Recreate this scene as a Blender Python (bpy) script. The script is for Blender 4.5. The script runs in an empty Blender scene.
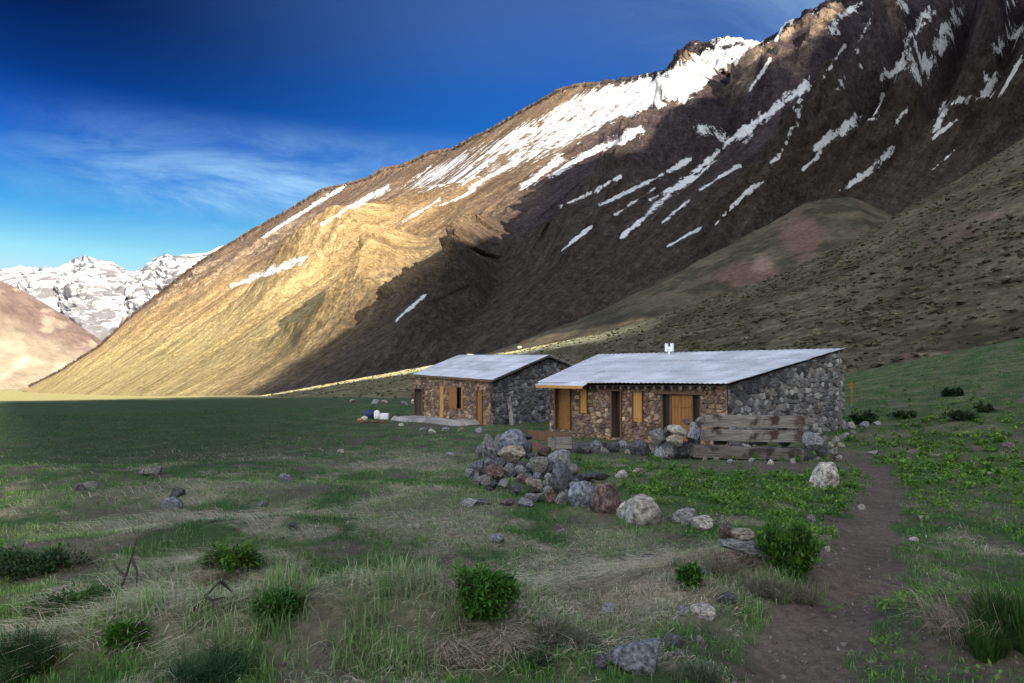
import bpy, bmesh, math, random
import numpy as np
from mathutils import Vector, Matrix
R = math.radians
rng = np.random.default_rng(7)
random.seed(7)
SC = bpy.context.scene
COL = SC.collection

# ------------------------------------------------------------------ camera, sun, sky, exposure
ZC = 2.5                    # camera height above the house floors
F = 683.0
CX, CY = 512.0, 341.5
PITCH = math.atan((372 - CY) / F)
cam = bpy.data.cameras.new('camera'); cam.lens = 24; cam.sensor_width = 36; cam.clip_start = .1; cam.clip_end = 60000
camo = bpy.data.objects.new('camera', cam); COL.objects.link(camo)
camo.location = (0, 0, ZC); camo.rotation_euler = (math.pi / 2 + PITCH, 0, 0); SC.camera = camo

SUN_EL = R(22.0)
SUN_AZ = np.array([0.68, -0.733]); SUN_AZ /= np.linalg.norm(SUN_AZ)
SUN = Vector((SUN_AZ[0] * math.cos(SUN_EL), SUN_AZ[1] * math.cos(SUN_EL), math.sin(SUN_EL)))
sl = bpy.data.lights.new('sun', 'SUN'); sl.energy = 5.0; sl.angle = R(.3); sl.color = (1, .84, .64)
slo = bpy.data.objects.new('sun', sl); COL.objects.link(slo)
slo.rotation_euler = SUN.to_track_quat('Z', 'Y').to_euler(); slo.location = (0, 0, 300)

W = bpy.data.worlds.new('World'); SC.world = W; W.use_nodes = True
wn = W.node_tree.nodes; wl = W.node_tree.links
bg = wn['Background']; bg.inputs[1].default_value = .155
sky = wn.new('ShaderNodeTexSky'); sky.sky_type = 'NISHITA'; sky.sun_disc = False
sky.sun_elevation = SUN_EL; sky.sun_rotation = math.atan2(SUN_AZ[0], SUN_AZ[1])
sky.altitude = 3000; sky.air_density = 1.0; sky.dust_density = .3; sky.ozone_density = 2.5
tc = wn.new('ShaderNodeTexCoord'); sx_ = wn.new('ShaderNodeSeparateXYZ'); wl.new(tc.outputs['Generated'], sx_.inputs[0])
def wramp(stops):
    r = wn.new('ShaderNodeValToRGB'); e = r.color_ramp.elements; e[0].position = stops[0][0]; e[0].color = (*stops[0][1], 1); e[1].position = stops[-1][0]; e[1].color = (*stops[-1][1], 1)
    for p, c in stops[1:-1]: x = e.new(p); x.color = (*c, 1)
    wl.new(sx_.outputs['Z'], r.inputs[0]); return r
def wmap(src, a, b, c, d):
    m = wn.new('ShaderNodeMapRange'); m.interpolation_type = 'SMOOTHSTEP'
    for i, v in enumerate((a, b, c, d)): m.inputs[i + 1].default_value = v
    wl.new(src, m.inputs[0]); return m.outputs[0]
def wmix(f, a, b, kind='MIX'):
    m = wn.new('ShaderNodeMix'); m.data_type = 'RGBA'; m.blend_type = kind
    if isinstance(f, float): m.inputs[0].default_value = f
    else: wl.new(f, m.inputs[0])
    for k, v in ((6, a), (7, b)):
        if isinstance(v, tuple): m.inputs[k].default_value = (*v, 1)
        else: wl.new(v, m.inputs[k])
    return m.outputs[2]
def wmul(a, b):
    m = wn.new('ShaderNodeMath'); m.operation = 'MULTIPLY'; wl.new(a, m.inputs[0])
    if isinstance(b, float): m.inputs[1].default_value = b
    else: wl.new(b, m.inputs[1])
    return m.outputs[0]
# ramps darken the sky ahead of the camera, most on the left: deep blue overhead, pale teal at the horizon
deep = wramp([(.11, (.34, .27, .21)), (.15, (.24, .32, .24)), (.20, (.05, .20, .24)), (.25, (.006, .115, .23)), (.30, (.004, .07, .20)), (.35, (.004, .036, .105)), (.42, (.003, .016, .052)), (.55, (.003, .012, .045))])
soft = wramp([(.11, (.34, .27, .21)), (.15, (.24, .32, .24)), (.20, (.06, .22, .26)), (.25, (.025, .17, .29)), (.30, (.02, .155, .31)), (.38, (.04, .165, .33)), (.46, (.13, .21, .33)), (.55, (.2, .24, .33))])
pol = wmix(wmap(sx_.outputs['X'], -.55, .12, 0, 1), deep.outputs[0], soft.outputs[0])
clear = wmix(1.0, sky.outputs[0], pol, 'MULTIPLY')
base_sky = wmix(wmap(sx_.outputs['Y'], .30, .62, 0, 1), sky.outputs[0], clear)
# thin cirrus low on the left, white cloud added behind the viewer as fill light
mp = wn.new('ShaderNodeMapping'); mp.inputs['Scale'].default_value = (2.0, 2.0, 7); mp.inputs['Rotation'].default_value = (0, R(8), 0); wl.new(tc.outputs['Generated'], mp.inputs[0])
nz = wn.new('ShaderNodeTexNoise'); nz.inputs['Scale'].default_value = 2.0; nz.inputs['Detail'].default_value = 9; nz.inputs['Roughness'].default_value = .66; nz.inputs['Distortion'].default_value = .7; wl.new(mp.outputs[0], nz.inputs[0])
wisp = wmap(nz.outputs[0], .30, .72, .15, 1)
band = wmul(wmap(sx_.outputs['Z'], .15, .235, 0, 1), wmap(sx_.outputs['Z'], .345, .24, 0, 1))
band = wmul(wmul(band, wmap(sx_.outputs['X'], .16, -.12, .05, 1)), wmap(sx_.outputs['X'], -.62, -.36, .12, 1))
c1 = wmix(wmul(wmul(wisp, band), .95), base_sky, (.95, 1.65, 2.25))
c1b = wmix(wmul(wmul(wisp, wmap(sx_.outputs['X'], .05, .42, 0, 1)), .5), c1, (.75, 1.2, 1.8))
c2 = wmix(wmul(wmap(nz.outputs[0], .25, .6, .35, 1), wmap(sx_.outputs['Y'], .15, -.35, 0, .85)), c1b, (5.5, 5.35, 5.0))
wl.new(c2, bg.inputs[0])
SC.view_settings.view_transform = 'Standard'; SC.view_settings.look = 'None'
SC.view_settings.exposure = 1.68; SC.view_settings.gamma = 1; SC.view_settings.use_curve_mapping = False

# ------------------------------------------------------------------ helpers
def ray(px, py):
    x = (np.asarray(px, float) - CX) / F; u = (CY - np.asarray(py, float)) / F
    c, s = math.cos(PITCH), math.sin(PITCH)
    return x, c - u * s, s + u * c
def P(px, py, Y):
    x, y, z = ray(px, py); k = np.asarray(Y, float) / y
    return np.stack([x * k, y * k, z * k + ZC], -1)
def proj(V):
    X, Y, Z = V[..., 0], V[..., 1], V[..., 2] - ZC
    c, s = math.cos(PITCH), math.sin(PITCH)
    d = Y * c + Z * s; d = np.where(d < .05, .05, d); u = -Y * s + Z * c
    return CX + F * X / d, CY - F * u / d
def _h(ix, iy, iz, seed):
    h = (ix.astype(np.int64) * 374761393 + iy.astype(np.int64) * 668265263 + iz.astype(np.int64) * 2147483647 + seed * 1442695041) & 0xffffffff
    h = ((h ^ (h >> 13)) * 1274126177) & 0xffffffff
    h = ((h ^ (h >> 16)) * 2246822519) & 0xffffffff
    return ((h ^ (h >> 15)) & 0xffffff) / float(0xffffff)
def vnoise(x, y, seed=0):
    """smooth gradient noise, about -1..1"""
    x = np.asarray(x, float); y = np.asarray(y, float)
    ix, iy = np.floor(x), np.floor(y); fx, fy = x - ix, y - iy
    ux, uy = fx ** 3 * (fx * (fx * 6 - 15) + 10), fy ** 3 * (fy * (fy * 6 - 15) + 10)
    z = np.zeros_like(ix)
    def g(dx, dy):
        a = _h(ix + dx, iy + dy, z, seed) * 2 * math.pi
        return np.cos(a) * (fx - dx) + np.sin(a) * (fy - dy)
    a = g(0, 0) * (1 - ux) + g(1, 0) * ux; b = g(0, 1) * (1 - ux) + g(1, 1) * ux
    return (a * (1 - uy) + b * uy) * 1.5
def fbm(x, y, o=5, seed=0, rough=.5, lac=2.03):
    t = 0; a = 1; s = 0
    for k in range(o):
        t = t + a * vnoise(x + 17.3 * k, y - 9.1 * k, seed + k); s += a; a *= rough; x = x * lac; y = y * lac
    return t / s
def ridged(x, y, o=5, seed=0, rough=.5):
    t = 0; a = 1; s = 0
    for k in range(o):
        t = t + a * (1 - 2 * np.abs(vnoise(x + 5.7 * k, y + 3.3 * k, seed + k))); s += a; a *= rough; x = x * 2.07; y = y * 2.07
    return t / s
def sstep(a, b, x): t = np.clip((x - a) / (b - a), 0, 1); return t * t * (3 - 2 * t)
def mixc(a, b, t): return a * (1 - t[..., None]) + b * t[..., None]
def C3(*c): return np.array(c, float)
def pl_dist(px, py, pts):
    """distance to a polyline and position 0..1 along it"""
    pts = np.array(pts, float); L = np.r_[0, np.cumsum(np.hypot(*np.diff(pts[:, :2], axis=0).T))]
    best = np.full(np.shape(px), 1e9); tt = np.zeros(np.shape(px)); side = np.zeros(np.shape(px))
    for i in range(len(pts) - 1):
        a, b = pts[i, :2], pts[i + 1, :2]; d = b - a; l2 = d @ d
        t = np.clip(((px - a[0]) * d[0] + (py - a[1]) * d[1]) / l2, 0, 1)
        dx, dy = px - a[0] - t * d[0], py - a[1] - t * d[1]; q = np.hypot(dx, dy)
        m = q < best; best = np.where(m, q, best); tt = np.where(m, (L[i] + t * (L[i + 1] - L[i])) / L[-1], tt)
        side = np.where(m, np.sign(d[0] * dy - d[1] * dx), side)
    return best, tt, side
def in_poly(px, py, poly):
    r = np.zeros(np.shape(px), bool); n = len(poly); j = n - 1
    for i in range(n):
        xi, yi = poly[i]; xj, yj = poly[j]
        c = ((yi > py) != (yj > py)) & (px < (xj - xi) * (py - yi) / (yj - yi + 1e-9) + xi); r ^= c; j = i
    return r

def raw_mesh(name, V, faces_flat, nper, mats, col=None, smooth=True, parent=None, uv=None):
    """V (n,3); faces_flat index array with nper corners per face"""
    me = bpy.data.meshes.new(name); V = np.ascontiguousarray(V, np.float32).reshape(-1, 3)
    fl = np.ascontiguousarray(faces_flat, np.int32).ravel(); nf = len(fl) // nper
    me.vertices.add(len(V)); me.vertices.foreach_set('co', V.ravel())
    me.loops.add(len(fl)); me.loops.foreach_set('vertex_index', fl)
    me.polygons.add(nf); me.polygons.foreach_set('loop_start', np.arange(nf, dtype=np.int32) * nper)
    me.polygons.foreach_set('use_smooth', np.full(nf, smooth, bool))
    if col is not None:
        a = me.color_attributes.new('col', 'FLOAT_COLOR', 'POINT')
        c = np.ones((len(V), 4), np.float32); c[:, :3] = np.clip(np.asarray(col).reshape(-1, 3), 0, 1); a.data.foreach_set('color', c.ravel())
    me.update(calc_edges=True); me.validate()
    for m in (mats if isinstance(mats, (list, tuple)) else [mats]): me.materials.append(m)
    o = bpy.data.objects.new(name, me); COL.objects.link(o)
    if parent: o.parent = parent
    return o
def grid_faces(nr, nc, wrap=False):
    i = np.arange(nr - 1)[:, None]; j = np.arange(nc if wrap else nc - 1)[None, :]; j2 = (j + 1) % nc
    return np.stack([i * nc + j, i * nc + j2, (i + 1) * nc + j2, (i + 1) * nc + j], -1).reshape(-1, 4)
def tag(o, label=None, cat=None, group=None, kind=None):
    if label: o['label'] = label
    if cat: o['category'] = cat
    if group: o['group'] = group
    if kind: o['kind'] = kind
    return o
def empty(name, loc, rz=0):
    o = bpy.data.objects.new(name, None); COL.objects.link(o); o.location = loc; o.rotation_euler = (0, 0, rz); o.empty_display_size = .2
    return o
class MB:
    """collects simple shapes into one mesh"""
    def __init__(s): s.bm = bmesh.new()
    def box(s, c, size, rot=(0, 0, 0), bev=.0, jit=0):
        r = bmesh.ops.create_cube(s.bm, size=1); vs = r['verts']
        M = Matrix.Translation(c) @ (Matrix.Rotation(rot[2], 4, 'Z') @ Matrix.Rotation(rot[1], 4, 'Y') @ Matrix.Rotation(rot[0], 4, 'X')) @ Matrix.Diagonal((*size, 1))
        for v in vs:
            v.co = M @ v.co
            if jit: v.co += Vector([random.uniform(-jit, jit) for _ in range(3)])
        if bev:
            es = list({e for v in vs for e in v.link_edges}); bmesh.ops.bevel(s.bm, geom=es, offset=bev, segments=2, affect='EDGES', profile=.6)
        return s
    def bar(s, a, b, w, h, bev=0, up=(0, 0, 1)):
        a, b = Vector(a), Vector(b); d = b - a; q = d.to_track_quat('X', 'Z').to_matrix().to_4x4()
        r = bmesh.ops.create_cube(s.bm, size=1); M = Matrix.Translation((a + b) / 2) @ q @ Matrix.Diagonal((d.length, w, h, 1))
        for v in r['verts']: v.co = M @ v.co
        if bev:
            es = list({e for v in r['verts'] for e in v.link_edges}); bmesh.ops.bevel(s.bm, geom=es, offset=bev, segments=2, affect='EDGES', profile=.6)
        return s
    def tube(s, pts, rad, n=8):
        pts = [Vector(p) for p in pts]; rad = rad if isinstance(rad, (list, tuple)) else [rad] * len(pts); rings = []
        for i, p in enumerate(pts):
            d = (pts[min(i + 1, len(pts) - 1)] - pts[max(i - 1, 0)]).normalized(); q = d.to_track_quat('Z', 'Y')
            rings.append([s.bm.verts.new(p + q @ Vector((rad[i] * math.cos(2 * math.pi * k / n), rad[i] * math.sin(2 * math.pi * k / n), 0))) for k in range(n)])
        for i in range(len(rings) - 1):
            for k in range(n): s.bm.faces.new((rings[i][k], rings[i][(k + 1) % n], rings[i + 1][(k + 1) % n], rings[i + 1][k]))
        s.bm.faces.new(rings[0][::-1]); s.bm.faces.new(rings[-1]); return s
    def build(s, name, mat, parent=None, smooth=False, local=None):
        bmesh.ops.recalc_face_normals(s.bm, faces=s.bm.faces)
        me = bpy.data.meshes.new(name); s.bm.to_mesh(me); s.bm.free(); me.materials.append(mat)
        if smooth: me.polygons.foreach_set('use_smooth', [True] * len(me.polygons))
        o = bpy.data.objects.new(name, me); COL.objects.link(o)
        if parent: o.parent = parent
        return o

# ------------------------------------------------------------------ materials
def new_mat(name, rough=.9, spec=.25):
    m = bpy.data.materials.new(name); m.use_nodes = True; n = m.node_tree.nodes; b = n['Principled BSDF']
    b.inputs['Roughness'].default_value = rough; b.inputs['Specular IOR Level'].default_value = spec
    return m, n, m.node_tree.links, b
def nd(n, t, **kw):
    x = n.new(t)
    for k, v in kw.items(): setattr(x, k, v)
    return x
def attr_mat(name, scales=((1, .35),), bumps=((1, .3, .05),), rough=.95, spec=.12, trans=0, coord='Object', hue=None):
    """vertex-colour material with noise variation (scale, amount) and bump (scale, strength, distance)"""
    m, n, l, b = new_mat(name, rough, spec)
    a = nd(n, 'ShaderNodeAttribute', attribute_name='col'); tcn = nd(n, 'ShaderNodeTexCoord'); cur = a.outputs['Color']
    for sc, am in scales:
        t = nd(n, 'ShaderNodeTexNoise'); t.inputs['Scale'].default_value = sc; t.inputs['Detail'].default_value = 6; t.inputs['Roughness'].default_value = .62
        l.new(tcn.outputs[coord], t.inputs['Vector'])
        r = nd(n, 'ShaderNodeMapRange'); r.inputs[1].default_value = .3; r.inputs[2].default_value = .7; r.inputs[3].default_value = 1 - am; r.inputs[4].default_value = 1 + am
        l.new(t.outputs[0], r.inputs[0])
        v = nd(n, 'ShaderNodeVectorMath', operation='SCALE'); l.new(cur, v.inputs[0]); l.new(r.outputs[0], v.inputs['Scale']); cur = v.outputs[0]
    l.new(cur, b.inputs['Base Color'])
    prev = None
    for sc, st, di in bumps:
        t = nd(n, 'ShaderNodeTexNoise'); t.inputs['Scale'].default_value = sc; t.inputs['Detail'].default_value = 8; t.inputs['Roughness'].default_value = .65
        l.new(tcn.outputs[coord], t.inputs['Vector'])
        bp = nd(n, 'ShaderNodeBump'); bp.inputs['Strength'].default_value = st; bp.inputs['Distance'].default_value = di
        l.new(t.outputs[0], bp.inputs['Height'])
        if prev: l.new(prev.outputs[0], bp.inputs['Normal'])
        prev = bp
    if prev: l.new(prev.outputs[0], b.inputs['Normal'])
    if trans:
        tr = nd(n, 'ShaderNodeBsdfTranslucent'); l.new(cur, tr.inputs[0]); ms = nd(n, 'ShaderNodeMixShader'); ms.inputs[0].default_value = trans
        l.new(b.outputs[0], ms.inputs[1]); l.new(tr.outputs[0], ms.inputs[2]); l.new(ms.outputs[0], n['Material Output'].inputs[0])
    return m
def rock_mat(name, c1, c2, c3, sc=4.0, lich=None):
    m, n, l, b = new_mat(name, .88, .25); tcn = nd(n, 'ShaderNodeTexCoord')
    oi = nd(n, 'ShaderNodeObjectInfo'); ad = nd(n, 'ShaderNodeVectorMath', operation='ADD'); sc2 = nd(n, 'ShaderNodeVectorMath', operation='SCALE'); sc2.inputs['Scale'].default_value = 13
    cmb = nd(n, 'ShaderNodeCombineXYZ')
    for i in range(3): l.new(oi.outputs['Random'], cmb.inputs[i])
    l.new(cmb.outputs[0], sc2.inputs[0]); l.new(tcn.outputs['Object'], ad.inputs[0]); l.new(sc2.outputs[0], ad.inputs[1])
    t = nd(n, 'ShaderNodeTexNoise'); t.inputs['Scale'].default_value = sc; t.inputs['Detail'].default_value = 9; t.inputs['Roughness'].default_value = .68; l.new(ad.outputs[0], t.inputs['Vector'])
    r = nd(n, 'ShaderNodeValToRGB'); e = r.color_ramp.elements; e[0].position = .38; e[0].color = (*[v * .7 for v in c1], 1); e[1].position = .66; e[1].color = (*[v * 1.08 for v in c3], 1)
    x = e.new(.5); x.color = (*[v * .92 for v in c2], 1); l.new(t.outputs[0], r.inputs[0])
    hs = nd(n, 'ShaderNodeHueSaturation'); mr = nd(n, 'ShaderNodeMapRange'); mr.inputs[3].default_value = .75; mr.inputs[4].default_value = 1.25
    l.new(oi.outputs['Random'], mr.inputs[0]); l.new(mr.outputs[0], hs.inputs['Value']); l.new(r.outputs[0], hs.inputs['Color']); cur = hs.outputs[0]
    if lich:
        t2 = nd(n, 'ShaderNodeTexNoise'); t2.inputs['Scale'].default_value = sc * 1.7; t2.inputs['Detail'].default_value = 5; l.new(ad.outputs[0], t2.inputs['Vector'])
        m2 = nd(n, 'ShaderNodeMapRange'); m2.inputs[1].default_value = .56; m2.inputs[2].default_value = .64; l.new(t2.outputs[0], m2.inputs[0])
        mm = nd(n, 'ShaderNodeMix', data_type='RGBA'); mm.inputs[7].default_value = (*lich, 1); l.new(m2.outputs[0], mm.inputs[0]); l.new(cur, mm.inputs[6]); cur = mm.outputs[2]
    l.new(cur, b.inputs['Base Color'])
    t3 = nd(n, 'ShaderNodeTexNoise'); t3.inputs['Scale'].default_value = sc * 3.5; t3.inputs['Detail'].default_value = 10; t3.inputs['Roughness'].default_value = .7; l.new(ad.outputs[0], t3.inputs['Vector'])
    bp = nd(n, 'ShaderNodeBump'); bp.inputs['Strength'].default_value = .7; bp.inputs['Distance'].default_value = .05; l.new(t3.outputs[0], bp.inputs['Height']); l.new(bp.outputs[0], b.inputs['Normal'])
    return m
def wood_mat(name, c1, c2, sx=(1, 14, 14), dark=None, rough=.75):
    m, n, l, b = new_mat(name, rough, .3); tcn = nd(n, 'ShaderNodeTexCoord'); mpn = nd(n, 'ShaderNodeMapping'); mpn.inputs['Scale'].default_value = sx
    l.new(tcn.outputs['Object'], mpn.inputs[0])
    t = nd(n, 'ShaderNodeTexNoise'); t.inputs['Scale'].default_value = 2.2; t.inputs['Detail'].default_value = 8; t.inputs['Roughness'].default_value = .65; l.new(mpn.outputs[0], t.inputs['Vector'])
    r = nd(n, 'ShaderNodeValToRGB'); e = r.color_ramp.elements; e[0].position = .33; e[0].color = (*c1, 1); e[1].position = .66; e[1].color = (*c2, 1); l.new(t.outputs[0], r.inputs[0]); cur = r.outputs[0]
    if dark:
        t2 = nd(n, 'ShaderNodeTexNoise'); t2.inputs['Scale'].default_value = 2.4; t2.inputs['Detail'].default_value = 5; l.new(tcn.outputs['Object'], t2.inputs['Vector'])
        m2 = nd(n, 'ShaderNodeMapRange'); m2.inputs[1].default_value = .54; m2.inputs[2].default_value = .66; l.new(t2.outputs[0], m2.inputs[0])
        mm = nd(n, 'ShaderNodeMix', data_type='RGBA'); mm.inputs[7].default_value = (*dark, 1); l.new(m2.outputs[0], mm.inputs[0]); l.new(cur, mm.inputs[6]); cur = mm.outputs[2]
    l.new(cur, b.inputs['Base Color'])
    bp = nd(n, 'ShaderNodeBump'); bp.inputs['Strength'].default_value = .5; bp.inputs['Distance'].default_value = .02; l.new(t.outputs[0], bp.inputs['Height']); l.new(bp.outputs[0], b.inputs['Normal'])
    return m
def plain(name, c, rough=.7, spec=.3, metal=0):
    m, n, l, b = new_mat(name, rough, spec); t = nd(n, 'ShaderNodeTexNoise'); t.inputs['Scale'].default_value = 9; t.inputs['Detail'].default_value = 5
    tcn = nd(n, 'ShaderNodeTexCoord'); l.new(tcn.outputs['Object'], t.inputs['Vector'])
    r = nd(n, 'ShaderNodeValToRGB'); e = r.color_ramp.elements; e[0].position = .3; e[0].color = (*[v * .8 for v in c], 1); e[1].position = .7; e[1].color = (*[min(1, v * 1.15) for v in c], 1)
    l.new(t.outputs[0], r.inputs[0]); l.new(r.outputs[0], b.inputs['Base Color']); b.inputs['Metallic'].default_value = metal
    return m

M_GROUND = attr_mat('meadow_soil', ((1.3, .25), (14, .35), (70, .3)), ((9, .5, .05), (45, .5, .02)))
M_MTN = attr_mat('mountain_rock', ((.012, .15), (.07, .3), (.3, .35), (.9, .3)), ((.04, .8, 9), (.16, .9, 3.5), (.6, .8, 1.0)))
def frayed_snow(m):
    """streaks of scree down the fall line, then snow with frayed edges"""
    n, l = m.node_tree.nodes, m.node_tree.links; b = n['Principled BSDF']; src = b.inputs['Base Color'].links[0].from_socket
    tcn = nd(n, 'ShaderNodeTexCoord'); fa = nd(n, 'ShaderNodeAttribute', attribute_name='fall')
    def noise(vec, scl, sc, det=6, ro=.65):
        mp_ = nd(n, 'ShaderNodeMapping'); mp_.inputs['Scale'].default_value = scl; l.new(vec, mp_.inputs[0]); t = nd(n, 'ShaderNodeTexNoise'); t.inputs['Scale'].default_value = sc; t.inputs['Detail'].default_value = det; t.inputs['Roughness'].default_value = ro; l.new(mp_.outputs[0], t.inputs['Vector']); return t.outputs[0]
    def rng_(v, a, b_, c, d):
        r = nd(n, 'ShaderNodeMapRange'); [r.inputs[i + 1].__setattr__('default_value', q) for i, q in enumerate((a, b_, c, d))]; l.new(v, r.inputs[0]); return r.outputs[0]
    def mul(c, f):
        v = nd(n, 'ShaderNodeVectorMath', operation='SCALE'); l.new(c, v.inputs[0]); l.new(f, v.inputs['Scale']); return v.outputs[0]
    cur = src
    cur = mul(cur, rng_(noise(fa.outputs['Vector'], (.11, .008, 1), 1, 5), .33, .67, .70, 1.30)); cur = mul(cur, rng_(noise(fa.outputs['Vector'], (.4, .05, 1), 1, 5), .33, .67, .78, 1.22))
    cur = mul(cur, rng_(noise(tcn.outputs['Object'], (1, 1, 1), .22, 8, .75), .36, .62, .55, 1.35))
    a = nd(n, 'ShaderNodeAttribute', attribute_name='snow'); f = a.outputs['Fac']
    for o_, am in ((noise(fa.outputs['Vector'], (.07, .014, 1), 1, 7, .7), .8), (noise(tcn.outputs['Object'], (1, 1, 1), .09, 8, .75), .8), (noise(tcn.outputs['Object'], (1, 1, 1), .4, 6, .7), .4)):
        x = nd(n, 'ShaderNodeMath', operation='MULTIPLY_ADD'); l.new(o_, x.inputs[0]); x.inputs[1].default_value = am * 2; x.inputs[2].default_value = -am
        y = nd(n, 'ShaderNodeMath', operation='ADD'); l.new(f, y.inputs[0]); l.new(x.outputs[0], y.inputs[1]); f = y.outputs[0]
    mm = nd(n, 'ShaderNodeMix', data_type='RGBA'); mm.inputs[7].default_value = (.66, .675, .70, 1); l.new(rng_(f, .47, .56, 0, 1), mm.inputs[0]); l.new(cur, mm.inputs[6]); l.new(mm.outputs[2], b.inputs['Base Color'])
frayed_snow(M_MTN)
M_HILL = attr_mat('scrub_slope', ((.05, .25), (.4, .35), (2.2, .3)), ((.5, .6, .6), (2.5, .5, .2)))
M_FAR = attr_mat('far_mountain_rock', ((.0015, .15), (.008, .25)), ((.004, .7, 60), (.02, .5, 15)))
M_GRASS = attr_mat('grass_blades', ((.6, .2),), (), .8, .15, .3)
M_LEAF = attr_mat('shrub_leaves', ((3, .2),), (), .6, .3, .3)
M_STRAW = attr_mat('dry_straw', ((2, .2),), (), .85, .15, .2)
M_STONE = attr_mat('fieldstone_wall', ((7, .25), (30, .25)), ((25, .6, .03),), .9, .2)
M_ROCK = {
    'grey': rock_mat('grey_rock', (.08, .08, .087), (.21, .21, .222), (.36, .36, .372)),
    'dark': rock_mat('dark_rock', (.045, .045, .05), (.085, .085, .095), (.15, .15, .16)),
    'tan': rock_mat('tan_rock', (.10, .085, .07), (.24, .21, .17), (.40, .37, .31), 3.5),
    'white': rock_mat('pale_rock', (.13, .115, .10), (.36, .34, .30), (.56, .54, .49), 3.2),
    'red': rock_mat('reddish_rock', (.05, .035, .033), (.125, .085, .078), (.25, .20, .18), 3.5),
    'blue': rock_mat('blue_grey_rock', (.075, .08, .10), (.17, .18, .21), (.31, .325, .36)),
    'mixed': rock_mat('lichen_rock', (.09, .085, .085), (.18, .175, .17), (.29, .28, .27), 4, (.33, .30, .22)),
}
M_OLDWOOD = wood_mat('weathered_timber', (.075, .066, .060), (.30, .275, .25), dark=(.045, .026, .018))
M_DARKWOOD = wood_mat('dark_timber', (.05, .042, .038), (.16, .14, .125), dark=(.03, .022, .02))
M_PINE = wood_mat('varnished_pine', (.15, .065, .017), (.33, .15, .036), (14, 14, 1))
M_PINE_L = wood_mat('new_pine', (.34, .165, .04), (.52, .28, .08), (14, 14, 1))
M_BROWNWOOD = wood_mat('brown_boards', (.09, .05, .03), (.16, .09, .05), (14, 14, 1))
M_BLACK = plain('dark_interior', (.02, .019, .018))
M_DIRT = plain('packed_dirt', (.10, .085, .08), .95, .1)

# zinc roof
def zinc():
    m, n, l, b = new_mat('zinc_sheet', .42, .5); tcn = nd(n, 'ShaderNodeTexCoord')
    t = nd(n, 'ShaderNodeTexNoise'); t.inputs['Scale'].default_value = .9; t.inputs['Detail'].default_value = 8; t.inputs['Roughness'].default_value = .6; l.new(tcn.outputs['Object'], t.inputs['Vector'])
    r = nd(n, 'ShaderNodeValToRGB'); e = r.color_ramp.elements; e[0].position = .3; e[0].color = (.40, .42, .45, 1); e[1].position = .66; e[1].color = (.68, .71, .76, 1); l.new(t.outputs[0], r.inputs[0])
    at = nd(n, 'ShaderNodeAttribute', attribute_name='col'); mm = nd(n, 'ShaderNodeVectorMath', operation='MULTIPLY'); l.new(r.outputs[0], mm.inputs[0]); l.new(at.outputs['Color'], mm.inputs[1])
    l.new(mm.outputs[0], b.inputs['Base Color']); b.inputs['Metallic'].default_value = .15
    return m
M_ZINC = zinc()

# ------------------------------------------------------------------ the valley floor
PATH = [(735, 720), (775, 683), (812, 640), (838, 600), (858, 575), (866, 545), (872, 515), (884, 490), (880, 472), (858, 460), (838, 455)]
def base_z(X, Y):
    r = np.hypot(X, Y); th = np.degrees(np.arctan2(X, Y)); th = np.where(th > 120, 120, th)
    z = np.interp(r, [0, 4, 7, 10, 18, 23, 35, 60, 100, 300, 1000, 3400, 8000, 40000], [-1.65, -1.74, -1.83, -1.95, -2.36, -2.56, -2.78, -3.2, -4.2, -10.5, -31, -82, -150, -300])
    k = np.interp(th, [-180, 8, 16, 25, 37, 60, 120], [0, 0, .02, .062, .125, .16, .1]); k = np.where(th < -100, 0, k)
    z = z + k * np.clip(r - 24, 0, 75)
    return z + ZC
def G0(px, py):
    x, y, z = ray(px, py); rr = np.geomspace(1.5, 3000, 3000)
    k = rr / y; zz = z * k + ZC; g = base_z(x * k, y * k); i = np.argmax(zz < g)
    return np.array([x * k[i], y * k[i]])
MOUNDS = []          # x, y, radius across, radius along, height, rotation
for px, py, ra, rb, h, a in [(110, 665, .9, .35, .16, .15), (300, 640, 1.0, .4, .22, .3), (200, 590, 1.1, .45, .18, .1), (60, 620, .9, .4, .1, 0), (420, 640, .8, .4, .17, 0),
                             (480, 615, .6, .45, .16, 0), (620, 660, .5, .35, .06, 0), (255, 540, 1.6, .7, .2, .1), (90, 560, 1.6, .6, .15, 0), (795, 580, .75, .3, .2, -.1), (985, 630, .7, .5, .22, 0),
                             (520, 510, 2.2, 1.2, .18, 0), (330, 500, 2.5, 1.2, .15, 0), (650, 590, .9, .5, .08, 0), (150, 500, 3, 1.2, .2, 0), (40, 480, 4, 2, .25, 0)]:
    c = G0(px, py); MOUNDS.append((c[0], c[1], ra, rb, h, a))
PATHW = np.array([G0(*p) for p in PATH])
def ground_z(X, Y):
    X = np.asarray(X, float); Y = np.asarray(Y, float); z = base_z(X, Y); r = np.hypot(X, Y)
    for mx_, my_, ra, rb, h, a in MOUNDS:
        dx, dy = X - mx_, Y - my_; u = dx * math.cos(a) + dy * math.sin(a); v = -dx * math.sin(a) + dy * math.cos(a)
        z = z + h * np.exp(-(u / ra) ** 2 - (v / rb) ** 2)
    z = z + .10 * fbm(X * .35, Y * .35, 3, 3) * np.clip(r / 4, .3, 1) + .035 * fbm(X * 1.7, Y * 1.7, 3, 9) + np.clip(r / 60, 0, 1) * .5 * fbm(X * .04, Y * .04, 3, 5)
    d, _, _ = pl_dist(X, Y, PATHW); z = z - .07 * np.exp(-(d / .45) ** 2)
    # level terrace under and around the two houses
    return z
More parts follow.
